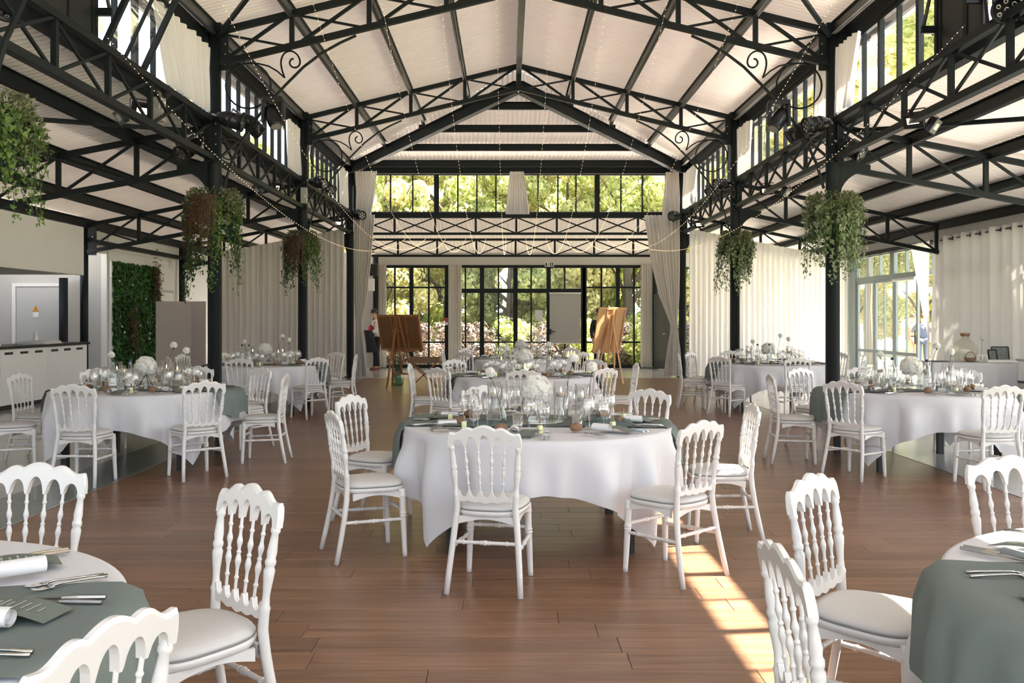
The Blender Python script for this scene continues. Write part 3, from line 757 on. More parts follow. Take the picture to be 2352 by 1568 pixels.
# ------------------------------------------------------------------ banquet chair (faces +y, seat centre at the origin)
def turned(z0, z1, p, q, rbase, bumps, n=26):
    """points and radii of a turned stick from p to q; bumps = (t, half width, extra radius)"""
    p = Vector(p); q = Vector(q); pts = []; rad = []
    ts = sorted(set([k/n for k in range(n+1)] + [min(max(t+o*h,0),1) for t, h, _ in bumps for o in (-1,-.5,0,.5,1)]))
    for t in ts:
        r = rbase(t) if callable(rbase) else rbase
        for c_, h, e in bumps:
            d = abs(t-c_)/h
            if d < 1: r += e*(0.5+0.5*math.cos(PI*d))
        pts.append(p.lerp(q, t)); rad.append(r)
    return pts, rad
def back_y(z): return -0.185 - 0.02*((z-0.45)/0.45) - 0.035*max(0,(z-0.45)/0.45)**2
def build_chair():
    t = thing('banquet_chair', 'white spindle-back banquet chair', 'chair')
    n = 9
    for s in (-1, 1):
        # back post, splayed foot, narrow at the seat, wider at the shoulder
        pts = [(s*0.205,-0.262,0),(s*0.196,-0.236,0.12),(s*0.183,-0.208,0.26),(s*0.172,-0.190,0.38),(s*0.163,back_y(.46),0.46),(s*0.166,back_y(.52),0.52)]
        rad = [0.0155,0.0165,0.0175,0.0185,0.018,0.0175]
        for z, r in ((.535,.0195),(.545,.0145),(.575,.0125),(.60,.0140),(.64,.0180),(.66,.0195),(.672,.0145),(.68,.0185),(.69,.0195),(.70,.0150),(.72,.0175),(.75,.0145),(.78,.0120),(.787,.0165),(.797,.0165),(.803,.0135),(.82,.0118)):
            pts.append((s*(0.163+0.027*(z-.46)/.4), back_y(z), z)); rad.append(r)
        MB().tube(pts, rad, n).build('back_post', 'chair_white', t, True, True)
        # front leg
        p, r = turned(0,0,(s*0.185,0.180,0.0),(s*0.168,0.165,0.425), lambda k: 0.0155+0.007*k, [(.60,.02,.004),(.64,.02,.004),(.90,.03,.003)], 14)
        MB().tube(p, r, n).build('leg', 'chair_white', t, True, True)
        p, r = turned(0,0,(s*0.190,-0.222,0.245),(s*0.176,0.172,0.235), 0.0105, [(.22,.03,.004),(.5,.05,.005),(.44,.02,.003),(.56,.02,.003),(.78,.03,.004)], 16)
        MB().tube(p, r, 8).build('stretcher', 'chair_white', t, True, True)
    for y, z, w in ((-0.205,0.275,0.172),(0.172,0.285,0.166)):
        p, r = turned(0,0,(-w,y,z),(w,y,z), 0.0105, [(.15,.03,.004),(.5,.06,.006),(.43,.02,.003),(.57,.02,.003),(.85,.03,.004)], 16)
        MB().tube(p, r, 8).build('stretcher', 'chair_white', t, True, True)
    # top rail: scalloped top edge, five arches underneath
    xs_t = [-0.183,-0.112,-0.038,0.038,0.112,0.183]
    def top(x):
        a = abs(x)
        if a < 0.062: return 0.900+0.022*math.cos(a/0.062*PI/2)
        if a < 0.135: return 0.900 - 0.010*(a-0.062)/0.073 + 0.014*math.sin((a-0.062)/0.073*PI)
        return 0.890 - 0.012*math.sin(min(1,(a-0.135)/0.03)*PI/2) + 0.004*max(0,(a-0.17)/0.03) - 0.055*max(0,(a-0.19)/0.016)**3
    def low(x):
        for i in range(5):
            a, b = xs_t[i], xs_t[i+1]
            if a <= x <= b:
                h = [0.042,0.058,0.068,0.058,0.042][i]; u = (x-(a+b)/2)/((b-a)/2); g = 0.83
                if abs(u) < g: return 0.800 + h*math.sqrt(1-(u/g)**2)
                return 0.800
        return 0.800
    m = MB(); N = 110; th = 0.0125; A = []; B = []
    for k in range(N+1):
        x = -0.2045+0.409*k/N; zt_, zb_ = top(x), low(x)
        A.append((x, zt_)); B.append((x, zb_))
    rows = []
    for sgn in (1, -1):
        rows.append([(x, back_y(z)+sgn*th*(0.55), z) for x, z in A]); rows.append([(x, back_y(z-.012)+sgn*th, z-0.012) for x, z in A])
        rows.append([(x, back_y(z)+sgn*th, z) for x, z in B])
    w = N+1; m.v = [p for r in rows for p in r]
    for k in range(N):
        for a, b in ((0,1),(1,2)): m.f.append((a*w+k, b*w+k, b*w+k+1, a*w+k+1)); m.f.append(((a+3)*w+k, (a+3)*w+k+1, (b+3)*w+k+1, (b+3)*w+k))
        m.f.append((0*w+k, 0*w+k+1, 3*w+k+1, 3*w+k)); m.f.append((2*w+k, 5*w+k, 5*w+k+1, 2*w+k+1))
    for k in (0, N): m.f.append((0*w+k,1*w+k,2*w+k,5*w+k,4*w+k,3*w+k))
    m.build('top_rail', 'chair_white', t, False, True)
    # lower rail, scooped on top and scalloped below
    xs_b = [x*0.84 for x in xs_t]; m = MB(); A = []; B = []
    for k in range(N+1):
        x = -0.168+0.336*k/N; zt_ = 0.556
        for i in range(5):
            a, b = xs_b[i], xs_b[i+1]
            if a <= x <= b:
                u = (x-(a+b)/2)/((b-a)/2)
                if abs(u) < 0.78: zt_ = 0.556-0.036*math.sqrt(1-(u/0.78)**2)
        zb_ = 0.495-0.008*abs(math.cos(x/0.067*PI)) + 0.012*(abs(x)/0.168)
        A.append((x,zt_)); B.append((x,zb_))
    rows = []
    for sgn in (1,-1):
        rows.append([(x, back_y(z)+sgn*0.010, z) for x, z in A]); rows.append([(x, back_y(z)+sgn*0.010, z) for x, z in B])
    m.v = [p for r in rows for p in r]
    for k in range(N):
        m.f += [(k, w+k, w+k+1, k+1), (2*w+k, 2*w+k+1, 3*w+k+1, 3*w+k), (k, k+1, 2*w+k+1, 2*w+k), (w+k, 3*w+k, 3*w+k+1, w+k+1)]
    m.build('lower_rail', 'chair_white', t, False, True)
    for i in range(1,5):
        p, r = turned(0,0,(xs_b[i],back_y(.55),.55),(xs_t[i],back_y(.805),.805), 0.0058, [(.18,.03,.0035),(.40,.12,.0055),(.52,.03,.0035),(.66,.10,.005),(.85,.03,.0035)], 22)
        MB().tube(p, r, 8).build('spindle', 'chair_white', t, True, True)
    # seat frame and cushion: rounded trapezoid, wider in front
    def outline(grow, n=44):
        o = []
        for k in range(n):
            a = 2*PI*k/n; c_, s_ = math.cos(a), math.sin(a)
            x = abs(c_)**0.62*math.copysign(1,c_); y = abs(s_)**0.62*math.copysign(1,s_)
            o.append((x*(0.186+0.018*y+grow), y*(0.192+grow)-0.004))
        return o
    def stack(levels):
        m = MB(); P = [[(x,y,z) for x,y in outline(g)] for g,z in levels]; m.grid(P, 44, len(P), True)
        m.f.append(tuple(range(43,-1,-1))); m.f.append(tuple((len(P)-1)*44+k for k in range(44))); return m
    stack([(-0.006,0.412),(0.004,0.416),(0.010,0.430),(0.010,0.440),(0.004,0.445)]).build('seat_frame', 'chair_white', t, True, True)
    m = MB()
    for a, b, nrm in (((-.155,-.178),(.155,-.178),(0,1,0)),((-.165,.172),(.165,.172),(0,1,0)),((-.168,-.15),(-.176,.15),(1,0,0)),((.168,-.15),(.176,.15),(1,0,0))):
        P = []
        for k in range(13):
            u = k/12; x = lerp(a[0],b[0],u); y = lerp(a[1],b[1],u); P.append((x,y,0.412-0.042+0.028*math.sin(PI*u)))
        d = Vector(nrm)*0.007; vs = []
        for x,y,z in P: vs += [(x-d.x,y-d.y,0.414),(x+d.x,y+d.y,0.414),(x+d.x,y+d.y,z),(x-d.x,y-d.y,z)]
        fs = []
        for k in range(12): b0 = k*4; fs += [(b0+i, b0+(i+1)%4, b0+4+(i+1)%4, b0+4+i) for i in range(4)]
        m.add(vs, fs)
    m.build('apron', 'chair_white', t, False, True)
    cu = stack([(-0.008,0.446),(0.006,0.450),(0.008,0.458),(0.0,0.470),(-0.02,0.479),(-0.06,0.486),(-0.12,0.489)]).build('seat_cushion', 'cushion', t, True, True); cu['label'] = 'pale grey seat pad'
    pts = [(x,y,0.4475) for x,y in outline(0.006)]; MB().tube(pts+[pts[0]], 0.0028, 6, False).build('piping', 'cushion_piping', cu, True, True)
    return Proto(t)
CHAIR = build_chair()

SEATW = ['near', 'near right', 'right', 'far right', 'far', 'far left', 'left', 'near left']
TABLES = {   # key: (x, y, name, chairs [(angle, distance)], runner direction)
 'T1': (0.21, 6.22, 'front centre table', [-13.6,36.5,83,138,196,251,297]),
 'L1': (-3.80, 9.28, 'left middle table', [-2,43,91,145,180,-136,-97,-58]),
 'R1': (4.22, 9.20, 'right middle table', [4,52,95,133,176,-150,-92,-48]),
 'T2': (0.23, 11.5, 'middle centre table', [-2,40,93,137,180,-137,-86,-46]),
 'L2': (-3.90, 14.2, 'left rear table', [0,46,98,140,184,-135,-100,-63]),
 'R2': (4.32, 14.6, 'right rear table', [0,58,108,150,-170,-132,-95,-46]),
 'T3': (0.25, 16.4, 'rear centre table', [0,45,92,137,180,-133,-92,-45]),
 'FL': (-1.90, 2.05, 'left foreground table', [136,180,72]),
 'FR': (2.15, 2.26, 'right foreground table', [180,-90,-136]),
}
def seat_word(a): return SEATW[int(round((a % 360)/45)) % 8]
SEATS = {}
rj = random.Random(5)
for key, (tx, ty, tn, angs) in TABLES.items():
    words = []
    for a in angs:
        w = seat_word(a)
        words.append(w)
    SEATS[key] = list(zip(angs, words))
    for a, w in zip(angs, words):
        r = math.radians(a); d = 1.235 + rj.uniform(-0.03, 0.03)
        x, y = tx+math.sin(r)*d, ty-math.cos(r)*d; rz = r
        if key == 'FL' and a == 72: x, y, rz = -1.0, 1.78, math.radians(68)
        rz += math.radians(rj.uniform(-5, 5))
        CHAIR.put((x, y, 0), rz, 'white spindle-back banquet chair at the %s of the %s' % (w + (' side' if ' ' not in w else ''), tn), 'banquet chairs')

# ------------------------------------------------------------------ round tables with square cloths and runners
TR, TH = 0.93, 0.76
def build_table():
    t = thing('round_table', 'round folding table', 'table')
    MB().lathe([(0.90,0.715),(0.915,0.72),(0.915,0.742),(0.905,0.75)], 48).build('table_top', 'wall_grey', t, False, True)
    m = MB(); m.box(-.57,.57,-.57,-.53,.66,.715); m.box(-.57,.57,.53,.57,.66,.715); m.box(-.57,-.53,-.53,.53,.66,.715); m.box(.53,.57,-.53,.53,.66,.715); m.build('frame', 'table_black', t, False, True)
    for sx in (-1,1):
        for sy in (-1,1):
            MB().box(min(sx*.54,sx*.60),max(sx*.54,sx*.60),min(sy*.54,sy*.60),max(sy*.54,sy*.60),0,0.70).build('leg', 'table_black', t, False, True)
    return Proto(t)
TABLE = build_table()
def smooth01(t): t = max(0,min(1,t)); return t*t*(3-2*t)
def build_cloth(seed):
    rr = random.Random(seed); n = 288; half = 1.255; m = MB(); rows = []
    ph = [rr.uniform(0, 2*PI) for _ in range(6)]
    def drop(th): d_ = half/max(abs(math.cos(th)),abs(math.sin(th))) - TR; return 0.325+0.71*(d_-0.325)
    def fold(th, s, D_):
        # flutes gather beside the hanging corners
        k = ((th-PI/4) % (PI/2)) - 0.0; k = min(k, PI/2-k)      # angle from the nearest corner
        big = math.exp(-((k-0.0)/0.09)**2)*0.055 - math.exp(-((k-0.20)/0.09)**2)*0.10 + math.exp(-((k-0.40)/0.09)**2)*0.06 - math.exp(-((k-0.60)/0.08)**2)*0.025
        sm = 0.028*math.sin(11*th+ph[0]) + 0.022*math.sin(19*th+ph[1]) + 0.012*math.sin(31*th+ph[2])
        return (big + sm*(0.5+0.5*(k/0.78)))*smooth01(s/0.28)
    for r in (0.02, 0.4, 0.7, 0.86):
        rows.append([(r*math.cos(2*PI*k/n), r*math.sin(2*PI*k/n), TH) for k in range(n)])
    rows.append([((TR-0.012)*math.cos(2*PI*k/n), (TR-0.012)*math.sin(2*PI*k/n), TH-0.001) for k in range(n)])
    V = 16
    for j in range(V+1):
        row = []
        for k in range(n):
            th = 2*PI*k/n; D_ = drop(th); s = D_*(j/V)**0.9
            r = TR + 0.012*smooth01(j/2) + fold(th, s, D_) + 0.06*s - 0.10*max(0,s-0.35)
            r = max(r, TR+0.004-0.05*(s/0.7))
            row.append((r*math.cos(th), r*math.sin(th), TH-0.006 - s*0.985))
        rows.append(row)
    m.grid(rows, n, len(rows), True); m.f.append(tuple(range(n-1,-1,-1)))
    return m.mesh('tablecloth', 'cloth_white', True)
CLOTHS = [build_cloth(s) for s in (3, 8, 21)]
def build_runner(seed, hw, over):
    """gauze runner along x, hangs over both table edges"""
    rr = random.Random(seed); m = MB(); rows = []; nv = 15; z0 = TH+0.006
    p1, p2 = rr.uniform(0,6), rr.uniform(0,6)
    for j in range(nv):
        v = -1+2*j/(nv-1); y = v*hw; edge = math.sqrt(max(0.01, (TR+0.02)**2-y*y)); row = []
        for i in range(61):
            u = -1+2*i/60; sgn = 1 if u > 0 else -1; L = edge+over*(1+0.12*math.sin(5*v+p1)); a = abs(u)*L
            wr = 0.004*abs(math.sin(17*u+6*v+p1)) + 0.003*abs(math.sin(9*v-11*u+p2))
            if a <= edge: x = sgn*a; z = z0+wr*0.7; yy = y+0.012*math.sin(6*u+p1)
            else:
                s = a-edge; x = sgn*(edge+0.028+0.03*min(1,s/0.1)+0.02*math.sin(13*v+p2+u)*smooth01(s/0.15)+0.05*s); z = z0-0.004-s; yy = y*(1-0.06*s)
            row.append((x, yy, z))
        rows.append(row)
    m.grid(rows, 61, nv); return m.mesh('table_runner', 'cloth_green', True)
RUN = [build_runner(4, 0.36, 0.30), build_runner(9, 0.33, 0.26)]
for i, (key, (tx, ty, tn, angs)) in enumerate(TABLES.items()):
    TABLE.put((tx, ty, 0), 0, 'round black-legged folding table under the white cloth, the %s' % tn, 'round tables')
    o = bpy.data.objects.new('tablecloth', CLOTHS[i % 3]); COL.objects.link(o); o.location = (tx, ty, 0); o.rotation_euler = (0,0,[0,0.03,-0.04][i%3] + (PI/2)*(i%4))
    tag(o, 'white square tablecloth with hanging corners on the %s' % tn, 'tablecloth', 'white tablecloths')
    o = bpy.data.objects.new('table_runner', RUN[i % 2]); COL.objects.link(o); o.location = (tx, ty+(0.12 if key == 'T1' else (-0.02 if key in ('FL',) else 0.0)), 0)
    o.rotation_euler = (0,0,{'FL': 0.10, 'FR': -0.06, 'L1': -0.12, 'R1': 0.10}.get(key, 0.02*(i-3)))
    tag(o, 'grey-green gauze runner across the %s' % tn, 'table runner', 'table runners')

# ------------------------------------------------------------------ things on the tables
def one(name, parts, label, cat):
    """parts = [(name, MB, material, smooth)]; one part -> a single mesh"""
    if len(parts) == 1:
        o = parts[0][1].build(name, parts[0][2], None, parts[0][3]); tag(o, label, cat); return Proto(o)
    t = thing(name, label, cat)
    for nm, mb, mt, sm in parts: mb.build(nm, mt, t, sm, True)
    return Proto(t)
def glass_prof(h, rb, rbowl, hb, rim):
    return [(rb,0.0),(rb*0.95,0.003),(0.008,0.010),(0.0045,0.02),(0.0042,h*0.36),(0.008,h*0.44),(rbowl*0.7,h*0.50),(rbowl*0.95,h*0.60),(rbowl,h*0.68),(rbowl*0.93,h*0.82),(rim,h),(rim-0.0015,h),(rbowl*0.92,h*0.82),(rbowl-0.002,h*0.68),(rbowl*0.9,h*0.60),(rbowl*0.6,h*0.52),(0.0005,h*0.49)]
P_WINE = one('wine_glass', [('bowl_and_stem', MB().lathe(glass_prof(0.215,0.038,0.041,0,0.033), 18), 'wine_glass_mat', True)], 'tall clear wine glass', 'glass')
P_WINE2 = one('wine_glass', [('bowl_and_stem', MB().lathe(glass_prof(0.185,0.034,0.036,0,0.029), 18), 'wine_glass_mat', True)], 'small clear wine glass', 'glass')
P_FLUTE = one('champagne_flute', [('bowl', MB().lathe([(0.032,0),(0.03,0.003),(0.006,0.01),(0.004,0.02),(0.004,0.07),(0.012,0.085),(0.024,0.13),(0.026,0.17),(0.022,0.225),(0.0205,0.225),(0.0245,0.17),(0.0225,0.13),(0.01,0.09),(0.0005,0.085)], 16), 'wine_glass_mat', True)], 'clear champagne flute', 'glass')
P_TUMB = one('tumbler', [('wall', MB().lathe([(0.030,0),(0.031,0.004),(0.036,0.095),(0.0345,0.095),(0.0295,0.012),(0.0005,0.01)], 16), 'wine_glass_mat', True)], 'clear water tumbler', 'glass')
def mk_roll():
    m = MB(); n, k = 16, 9; P = []
    for j in range(k+1):
        row = []; b = PI*j/k
        for i in range(n):
            a = 2*PI*i/n; x = math.sin(b)*math.cos(a); y = math.sin(b)*math.sin(a); z = -math.cos(b)
            q = 1+0.16*noise.noise(Vector((x*1.7+3, y*1.7, z*1.7)))+0.06*noise.noise(Vector((x*5, y*5+7, z*5)))
            row.append((x*0.047*q, y*0.036*q, max(0.0, 0.024+z*0.029*q)))
        P.append(row)
    m.grid(P, n, k+1, True); return m
P_ROLL = one('bread_roll', [('crust', mk_roll(), 'bread', True)], 'crusty bread roll', 'bread roll')
def mk_napkin():
    m = MB(); R_ = []
    for k in range(34):
        a = k/33*2*PI*2.3; r = 0.010+0.0150*k/33; R_.append((r*math.cos(a)*1.25, 0.0285+r*math.sin(a)*0.95))
    rows = []
    for j in range(7):
        x = -0.062+0.124*j/6; sc = 1+0.05*math.sin(j*1.3); rows.append([(x, y*sc, z*(0.96+0.04*sc)) for y, z in R_])
    m.grid(rows, 34, 7)
    return m
P_NAP = one('napkin', [('roll', mk_napkin(), 'napkin', True)], 'rolled white napkin', 'napkin')
def mk_menu():
    t = thing('menu_card', 'grey-green menu card', 'menu card')
    m = MB(); P = []
    for k in range(9):
        u = k/8; P.append([(-0.056, -0.105+0.21*u, 0.006+0.022*math.sin(PI*u*0.8)), (0.056, -0.105+0.21*u, 0.006+0.022*math.sin(PI*u*0.8))])
    m.grid(P, 2, 9); top = [(x,y,z+0.0012) for x,y,z in m.v]; n0 = len(m.v); m.v += top; m.f += [tuple(i+n0 for i in f[::-1]) for f in m.f]
    m.build('card', 'menu_card', t, False, True)
    q = MB()
    for k, (w_, u) in enumerate(((.05,.82),(.06,.72),(.03,.62),(.06,.52),(.04,.42),(.055,.32),(.03,.22))):
        z = 0.006+0.022*math.sin(PI*u*0.8)+0.0022; y = -0.105+0.21*u; q.add([(-w_/2,y-.003,z),(w_/2,y-.003,z),(w_/2,y+.003,z),(-w_/2,y+.003,z)], [(0,1,2,3)])
    q.build('printed_lines', 'menu_print', t, False, True)
    return Proto(t)
P_MENU = mk_menu()
def mk_fork():
    m = MB(); m.tube([(0,-0.10,0.004),(0,-0.05,0.007),(0,0.02,0.010),(0,0.045,0.007)], [0.006,0.004,0.003,0.004], 6)
    m.box(-0.011,0.011,0.043,0.056,0.004,0.008)
    for k in range(4): x = -0.0095+k*0.0063; m.tube([(x,0.055,0.006),(x,0.078,0.005),(x,0.098,0.009)], [0.002,0.0018,0.0012], 5)
    return m
P_FORK = one('fork', [('fork', mk_fork(), 'cutlery', True)], 'steel fork', 'fork')
def mk_knife():
    m = MB(); m.tube([(0,-0.11,0.005),(0,-0.04,0.006),(0,0.0,0.006)], [0.006,0.007,0.005], 6)
    m.prism([(-0.004,0.0,0.004),(0.007,0.0,0.004),(0.009,0.06,0.004),(0.005,0.10,0.004),(-0.003,0.112,0.004)], (0,0,0.003)); return m
P_KNIFE = one('table_knife', [('knife', mk_knife(), 'cutlery', False)], 'steel table knife', 'knife')
def mk_favour():
    t = thing('favour_bottle', 'tiny bottle of pale yellow oil', 'bottle')
    MB().bbox(-0.0165,0.0165,-0.0165,0.0165,0.001,0.05,0.005).build('liquid', 'favour_liquid', t, False, True)
    MB().lathe([(0.0185,0),(0.0185,0.048),(0.016,0.056),(0.008,0.06),(0.008,0.07)], 12, (0,0,0), False).build('bottle_wall', 'clear_glass', t, True, True)
    MB().lathe([(0.007,0.066),(0.0085,0.072),(0.0085,0.086)], 10).build('cork', 'cork', t, True, True)
    return Proto(t)
P_FAV = mk_favour()
def mk_candle():
    t = thing('candle_cylinder', 'glass cylinder with floating candle', 'candle holder')
    MB().lathe([(0.0005,0.003),(0.047,0.003),(0.052,0.0),(0.054,0.004),(0.054,0.275),(0.0525,0.275),(0.0505,0.008)], 24).build('glass_cylinder', 'clear_glass', t, True, True)
    MB().lathe([(0.049,0.009),(0.0497,0.17),(0.0005,0.17)], 20).build('water', 'water', t, True, True)
    c_ = MB().lathe([(0.026,0.158),(0.035,0.165),(0.038,0.183),(0.034,0.19),(0.006,0.187)], 18).build('floating_candle', 'candle_wax', t, True, True)
    MB().lathe([(0.0005,0.193),(0.0045,0.200),(0.0055,0.207),(0.003,0.219),(0.0005,0.229)], 8).build('flame', 'flame', c_, True, True)
    return Proto(t)
P_CAN = mk_candle()
def petals(m, c, R_, n, size, seed, flat=0.0):
    rr = random.Random(seed)
    for k in range(n):
        z = rr.uniform(-0.75, 1.0); a = rr.uniform(0, 2*PI); q = math.sqrt(max(0,1-z*z))
        d = Vector((q*math.cos(a), q*math.sin(a), z)); rad = R_*rr.uniform(0.86, 1.05)*(1+0.10*noise.noise(d*3))
        p = Vector(c)+d*rad; t1 = d.cross(Vector((rr.uniform(-1,1),rr.uniform(-1,1),rr.uniform(-1,1)))).normalized(); t2 = d.cross(t1); s_ = size*rr.uniform(0.7,1.2)
        lift = d*s_*0.35
        m.add([p-t1*s_, p-t2*s_+lift, p+t1*s_+lift*0.6, p+t2*s_, p-d*s_*0.2], [(0,1,4),(1,2,4),(2,3,4),(3,0,4)])
    return m
def mk_carnation(h, lean, seed):
    t = thing('carnation_vase', 'single white carnation in a slim vase', 'flower vase')
    MB().lathe([(0.0005,0.004),(0.020,0.004),(0.024,0.0),(0.026,0.006),(0.024,0.05),(0.011,0.10),(0.010,0.135),(0.014,0.15),(0.0125,0.15),(0.009,0.132),(0.0095,0.10),(0.022,0.05),(0.022,0.01)], 16).build('vase', 'clear_glass', t, True, True)
    pts = [(0,0,0.01),(lean*0.25,0.0,h*0.4),(lean*0.6,0.005,h*0.75),(lean,0.01,h)]
    st = MB().tube(pts, [0.0022,0.0022,0.002,0.0025], 6).build('stem', 'stem', t, True, True)
    MB().lathe([(0.003,0),(0.0085,0.012),(0.010,0.03),(0.012,0.034)], 8, (lean,0.01,h-0.022)).build('calyx', 'stem', st, True, True)
    m = MB(); petals(m, (lean,0.01,h+0.024), 0.03, 90, 0.017, seed); m.ball((lean,0.01,h+0.018), 0.022, 10, 6); m.build('flower', 'petal', t, False, True)
    return Proto(t)
P_CAR = [mk_carnation(0.33, -0.09, 1), mk_carnation(0.42, 0.10, 2), mk_carnation(0.36, 0.03, 3)]
def mk_hydrangea():
    t = thing('hydrangea_vase', 'white hydrangea in a square glass vase', 'flower vase')
    m = MB(); a, b, h = 0.085, 0.0815, 0.145
    for x0,x1,y0,y1 in ((-a,a,-a,-b),(-a,a,b,a),(-a,-b,-b,b),(b,a,-b,b)): m.box(x0,x1,y0,y1,0.002,h)
    m.box(-a,a,-a,a,0,0.006); m.build('square_vase', 'clear_glass', t, False, True)
    MB().box(-b+.001,b-.001,-b+.001,b-.001,0.008,0.062).build('water', 'water', t, False, True)
    for k, (p, q) in enumerate((((-.07,-.03,.012),(.02,.0,.17)),((.07,-.03,.012),(-.01,.01,.17)),((.04,.06,.012),(-.01,-.02,.17)),((-.05,.06,.012),(.01,.0,.17)))):
        MB().tube([p,q], 0.0032, 6).build('stem', 'stem', t, True, True)
    m = MB(); petals(m, (0,0,0.215), 0.105, 620, 0.019, 7); m.ball((0,0,0.215), 0.088, 16, 10); m.build('flower_head', 'petal', t, False, True)
    return Proto(t)
P_HYD = mk_hydrangea()
P_TRAY = one('mirror_tray', [('mirror', MB().lathe([(0.17,0),(0.175,0.002),(0.175,0.006),(0.17,0.008)], 40), 'mirror', False)], 'round mirror tray', 'tray')
def mk_bottle(cap):
    t = thing('water_bottle', 'clear glass water bottle', 'bottle')
    MB().lathe([(0.0005,0.006),(0.038,0.006),(0.040,0.0),(0.041,0.006),(0.041,0.15),(0.037,0.185),(0.022,0.235),(0.0145,0.265),(0.0135,0.30)], 22, (0,0,0), False).build('bottle_wall', 'bottle_glass', t, True, True)
    MB().lathe([(0.0385,0.008),(0.0385,0.13),(0.0005,0.13)], 18).build('water', 'water', t, True, True)
    MB().lathe([(0.0155,0.288),(0.016,0.312),(0.014,0.315)], 12).build('cap', cap, t, True, True)
    m = MB(); P = [[(0.0418*math.cos(a), 0.0418*math.sin(a), z) for a in [-PI/2-1.25+2.5*k/14 for k in range(15)]] for z in (0.045, 0.125)]
    m.grid(P, 15, 2); lb = m.build('label', 'label_white', t, True, True)
    q = MB()
    for dx, dz, an in ((-.018,.098,.6),(-.020,.082,.0),(-.012,.105,1.2)):
        c_ = Vector((dx, -0.0395, dz)); u = Vector((math.cos(an),0,math.sin(an))); v_ = Vector((-math.sin(an),0,math.cos(an)))
        q.add([c_-u*.009, c_-v_*.003, c_+u*.009, c_+v_*.003], [(0,1,2,3)])
    for p in range(len(q.v)):
        x, y, z = q.v[p]; q.v[p] = (x, -math.sqrt(max(0,0.0424**2-x*x)), z)
    q.build('leaf_mark', 'label_ink', lb, False, True)
    cu = bpy.data.curves.new('word', 'FONT'); tmp = bpy.data.objects.new('tmp_word', cu); cu.body = 'Celtic'; cu.size = 0.021; cu.extrude = 0.0002; cu.align_x = 'CENTER'; cu.materials.append(M['label_ink'])
    COL.objects.link(tmp); bpy.context.view_layer.update(); me_ = bpy.data.meshes.new_from_object(tmp.evaluated_get(bpy.context.evaluated_depsgraph_get())); bpy.data.objects.remove(tmp)
    w_ = bpy.data.objects.new('label_word', me_); COL.objects.link(w_); w_.parent = lb; w_.location = (0.008, -0.0425, 0.068); w_.rotation_euler = (PI/2,0,0.12)
    return Proto(t)
P_BOT = [mk_bottle('cap_green'), mk_bottle('cap_blue')]
ZT_ = TH+0.004
ri = random.Random(77)
